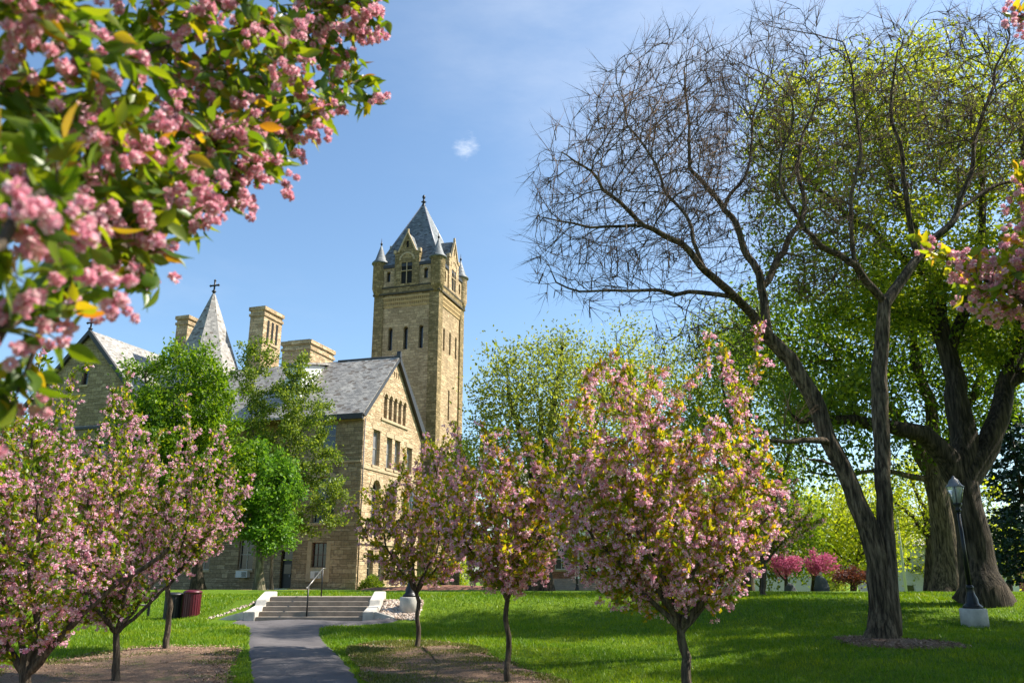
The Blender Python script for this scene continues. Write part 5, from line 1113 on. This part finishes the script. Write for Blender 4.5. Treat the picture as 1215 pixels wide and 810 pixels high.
# yellow-green belt behind the lawn
YG = 'yellow-green trees beyond the lawn'
simple_tree('young_tree', 1104, 700, 45, .34, 640, [(1090, 610, 45, 50, 34, 3), (1060, 590, 45, 45, 34, 3), (1130, 590, 46, 40, 34, 3), (1090, 560, 45, 50, 26, 2.6)], 'leaf_yellow', 5200, .2, 'spreading young tree with yellow-green leaves between the forked and massive trunks', 74, att=650, spread=.35, group=YG, bark='bark_dark')
for k, (px, Y, cw, top, n, mt, lab) in enumerate([(905, 66, 70, 560, 9000, 'leaf_mid', 'green tree behind the two deep pink shrubs'), (965, 78, 75, 575, 9000, 'leaf_yellow', 'yellow-green tree far behind the right pink shrub'), (1015, 70, 60, 565, 8500, 'leaf_yellow', 'yellow-green tree seen just left of the forked trunk'), (1072, 88, 50, 600, 3800, 'leaf_yellow', 'thin yellow-green tree far off by the pale pole'), (1160, 84, 60, 590, 3800, 'leaf_yellow', 'thin yellow-green tree glimpsed behind the massive trunk'), (845, 74, 75, 570, 9500, 'leaf_mid', 'green tree far behind the largest cherry')]):
    pyb = 712
    simple_tree('young_tree', px, pyb, Y, .25, 668, [(px, (top + 690) / 2, Y, cw, (690 - top) / 2, 5), (px - cw * .5, (top + 700) / 2 + 10, Y, cw * .5, (690 - top) / 2.6, 4), (px + cw * .45, (top + 700) / 2, Y + 2, cw * .5, (690 - top) / 2.4, 4)], mt, n, .34, lab, 80 + k, att=420, spread=.6, group=YG, tip=.025)
simple_tree('bare_sapling', 1197, 704, 58, .18, 665, [(1195, 630, 58, 26, 36, 2), (1185, 650, 58, 22, 24, 2)], 'leaf_airy', 350, .15, 'nearly leafless small tree at the far right', 91, att=500, spread=.2, tip=.014)
# deep pink shrubs
for k, (px, lab) in enumerate([(933, 'deep pink flowering shrub, left of the pair'), (969, 'deep pink flowering shrub beside a grey boulder, right of the pair')]):
    b = at(px, 702, 50 + k); e_ = simple_tree('pink_shrub', px, 702, 50 + k, .13, 690, [(px, 674, 50 + k, 12 - 2 * k, 10, .8), (px + 6, 664, 50 + k, 6 + 8 * k, 7, .6), (px - 10, 668, 50 + k, 7, 9, .5), (px - 3, 656, 50 + k, 3, 8, .3), (px + 14 + 8 * k, 672, 50 + k, 5, 6, .4)], 'petal_deep', 1900, .14, lab, 95 + k, att=300, spread=.12, cat='flowering shrub', group='deep pink shrubs', name2='blossoms', tip=.012, step=.22, T=LEAFQ)
simple_tree('purple_shrub', 1010, 702, 56, .1, 696, [(1010, 684, 56, 26, 10, 1.4)], 'leaf_purple', 2600, .16, 'low purple-leaved shrub left of the forked trunk', 98, att=200, spread=.15, cat='shrub', step=.3)
# shade trees just outside the right edge of the picture (their shade falls on the lawn)
for k, (x_, y_, h_) in enumerate([(18, 15.0, 17), (21.5, 21.5, 20), (15.5, 7.5, 13), (23, 18.0, 23)]):
    z = th(x_, y_)
    tree('shade_tree', (x_, y_, z - .1), 'shade tree standing beyond the right edge of the picture', 'tree', [[(x_, y_, z - .1, .42), (x_, y_, z + h_ * .25, .34), (x_ + .3, y_, z + h_ * .7, .12)]], [((x_, y_, z + h_ * .62), (4.6, 4.6, h_ * .3)), ((x_ + 2.5, y_ + 1, z + h_ * .5), (3.5, 3.5, h_ * .2)), ((x_ - 1.5, y_ - 2, z + h_ * .55), (3.2, 3.2, h_ * .22))], 500, .45, 4, .7, M['bark_dark'],
         [dict(name='foliage', n=22000, size=.30, mat=M['leaf_mid'], T=LEAF4, spread=.35)], tip=.018, seed=300 + k, group='shade trees beyond the right edge')
# left side trees by the hall
simple_tree('maple_tree', 308, 699, 48, .27, 640, [(312, 595, 48, 38, 55, 2), (332, 585, 48, 22, 55, 1.6), (305, 550, 48, 24, 32, 1.5), (290, 620, 48, 16, 26, 1.2), (325, 635, 48, 24, 24, 1.5)], 'leaf_maple', 15000, .24, 'round bright green maple in front of the hall door', 101, bark='bark_pale', att=800, spread=.26, group='trees beside the hall')
simple_tree('shade_tree', 234, 702, 46, .32, 640, [(210, 520, 46, 62, 85, 3), (228, 440, 46, 38, 38, 2), (178, 440, 46, 30, 28, 1.6), (262, 470, 46, 24, 40, 1.6), (265, 560, 46, 34, 60, 2), (250, 490, 46, 34, 50, 2), (170, 520, 46, 34, 70, 2.4), (215, 600, 46, 60, 50, 2.8), (285, 560, 46, 20, 40, 1.5)], 'leaf_bright', 34000, .24, 'dense round-headed green tree in front of the spire', 102, att=1500, spread=.3, group='trees beside the hall')
simple_tree('slender_tree', 322, 700, 53, .12, 640, [(340, 530, 53, 54, 95, 2.6), (300, 460, 53, 26, 60, 1.6), (350, 455, 53, 30, 42, 1.6), (388, 575, 53, 30, 58, 1.7), (374, 500, 53, 30, 45, 1.6), (285, 420, 53, 14, 26, .9), (325, 415, 53, 12, 20, .8), (360, 620, 53, 30, 26, 1.4)], 'leaf_loose', 21000, .22, 'tall slender tree with loose leaves covering the hall corner', 103, bark='bark_pale', att=1300, spread=.2, group='trees beside the hall', stems=6, tip=.012)
# trees glimpsed at the far left, behind the cherries
simple_tree('shade_tree', 20, 706, 44, .3, 640, [(20, 560, 44, 60, 60, 3), (-40, 540, 44, 60, 80, 3), (80, 600, 44, 40, 50, 2.4)], 'leaf_mid', 13000, .26, 'green tree behind the cherries at the far left', 104, att=700, spread=.35, group='trees beside the hall')
# small tree near the gable
simple_tree('shade_tree', 528, 704, 46, .25, 650, [(530, 600, 46, 30, 50, 2), (545, 560, 46, 22, 40, 1.6)], 'leaf_mid', 6500, .24, 'green tree with short dark trunk beside the gable end', 105, att=400, spread=.3)
# conifer at far right
b = at(1232, 702, 46); cz = th(b.x, 46); con = empty('spruce_tree', (b.x, 46, cz), 'dark blue-green spruce at the extreme right edge', 'conifer'); Hc = 11.5
MB().lathe([(.24, -.2), (.2, 1), (.03, Hc)], 10).build('trunk', M['bark_dark'], con)
rng = np.random.default_rng(9); pos = []; dr = []
bw = MB()
for h in np.arange(.9, Hc - .3, .26):
    R = 3.1 * (1 - h / Hc) ** .8 + .15
    for q in range(7):
        a = rng.uniform(0, 6.28); L = R * rng.uniform(.7, 1.1); m_ = int(L * 26) + 4; t = rng.random(m_) ** .6
        drp = -.28 * t * L * .5 + .12 * (t * L) ** 2 * .3
        pos.append(np.stack([np.cos(a) * t * L, np.sin(a) * t * L, h + drp - rng.random(m_) * .18], 1) + rng.normal(0, .07, (m_, 3))); dr.append(np.stack([np.cos(a + rng.normal(0, .7, m_)), np.sin(a + rng.normal(0, .7, m_)), rng.normal(-.35, .3, m_)], 1))
        bw.tube((0, 0, h), (math.cos(a) * L * .9, math.sin(a) * L * .9, h - .14 * L), .03, 3, .008)
bw.build('branches', M['bark_dark'], con)
pos = np.concatenate(pos); dr = np.concatenate(dr); V, F = instance(LEAFQ, pos, frames(dr, rng), rng.uniform(.16, .34, len(pos))); mesh_np('needles', V, F, M['leaf_conifer'], con)
# shrubs by the hall
def shrub(px, py, Y, w, h, label, seed, mat='leaf_mid'):
    p = at(px, py, Y); z = th(p.x, Y); e = empty('shrub', (p.x, Y, z), label, 'shrub', 'clipped shrubs by the hall'); r = np.random.default_rng(seed); n = 2600; d = norm(r.normal(0, 1, (n, 3))); d[:, 2] = np.abs(d[:, 2]); q = d * np.array([w, w, h]) * (r.random(n) ** .25)[:, None] * (1 + .1 * np.sin(d[:, :1] * 6 + seed) + .1 * np.sin(d[:, 1:2] * 7))
    V, F = instance(LEAFQ, q, frames(d + r.normal(0, .6, (n, 3)), r), r.uniform(.08, .16, n)); mesh_np('foliage', V, F, M[mat], e)
    mb = MB(); [mb.tube((0, 0, -.1), (w * .6 * math.cos(k), w * .6 * math.sin(k), h * .7), .03, 4, .01) for k in range(6)]; mb.build('stems', M['bark_dark'], e)
shrub(441, 698, 57, .8, 1.0, 'small round green shrub at the foot of the gable wall', 1); shrub(508, 698, 57, 1.3, 1.3, 'wider round shrub right of the gable wall windows', 2, 'leaf_loose'); shrub(590, 698, 58, 1.2, 1.3, 'round green shrub behind the red mulch mound', 3)
# distant woodland beyond the crest: separate tree crowns
rng = np.random.default_rng(15)
specs = []
for k in range(16):
    X_ = -78 + k * 13 + rng.uniform(-3, 3); Yd = rng.uniform(112, 150); specs.append((X_, Yd, rng.uniform(9, 13)))
for k, (X_, Yd, hh) in enumerate(specs):
    z = th(X_, Yd); base = (X_, Yd, z - .2); R = hh * .42
    mt = ['leaf_mid', 'leaf_airy', 'leaf_yellow'][k % 3]; lab = ['mid green', 'pale green', 'yellow-green'][k % 3] + ' distant tree in the wooded skyline beyond the campus lawn'
    tree('distant_tree', base, lab, 'tree', [[(*base, .35), (X_, Yd, z + hh * .4, .28), (X_, Yd, z + hh * .75, .12)]], [((X_, Yd, z + hh * .65), (R, R, hh * .36)), ((X_ + R * .5, Yd, z + hh * .5), (R * .7, R * .7, hh * .25)), ((X_ - R * .6, Yd, z + hh * .55), (R * .6, R * .7, hh * .25))], 130, 1.0, 8, 1.4, M['bark_dark'],
         [dict(name='foliage', n=3000, size=.6, mat=M[mt], T=LEAFQ, spread=.9)], tip=.05, seed=200 + k, group='%s trees of the far skyline' % ['mid green', 'pale green', 'yellow-green'][k % 3])
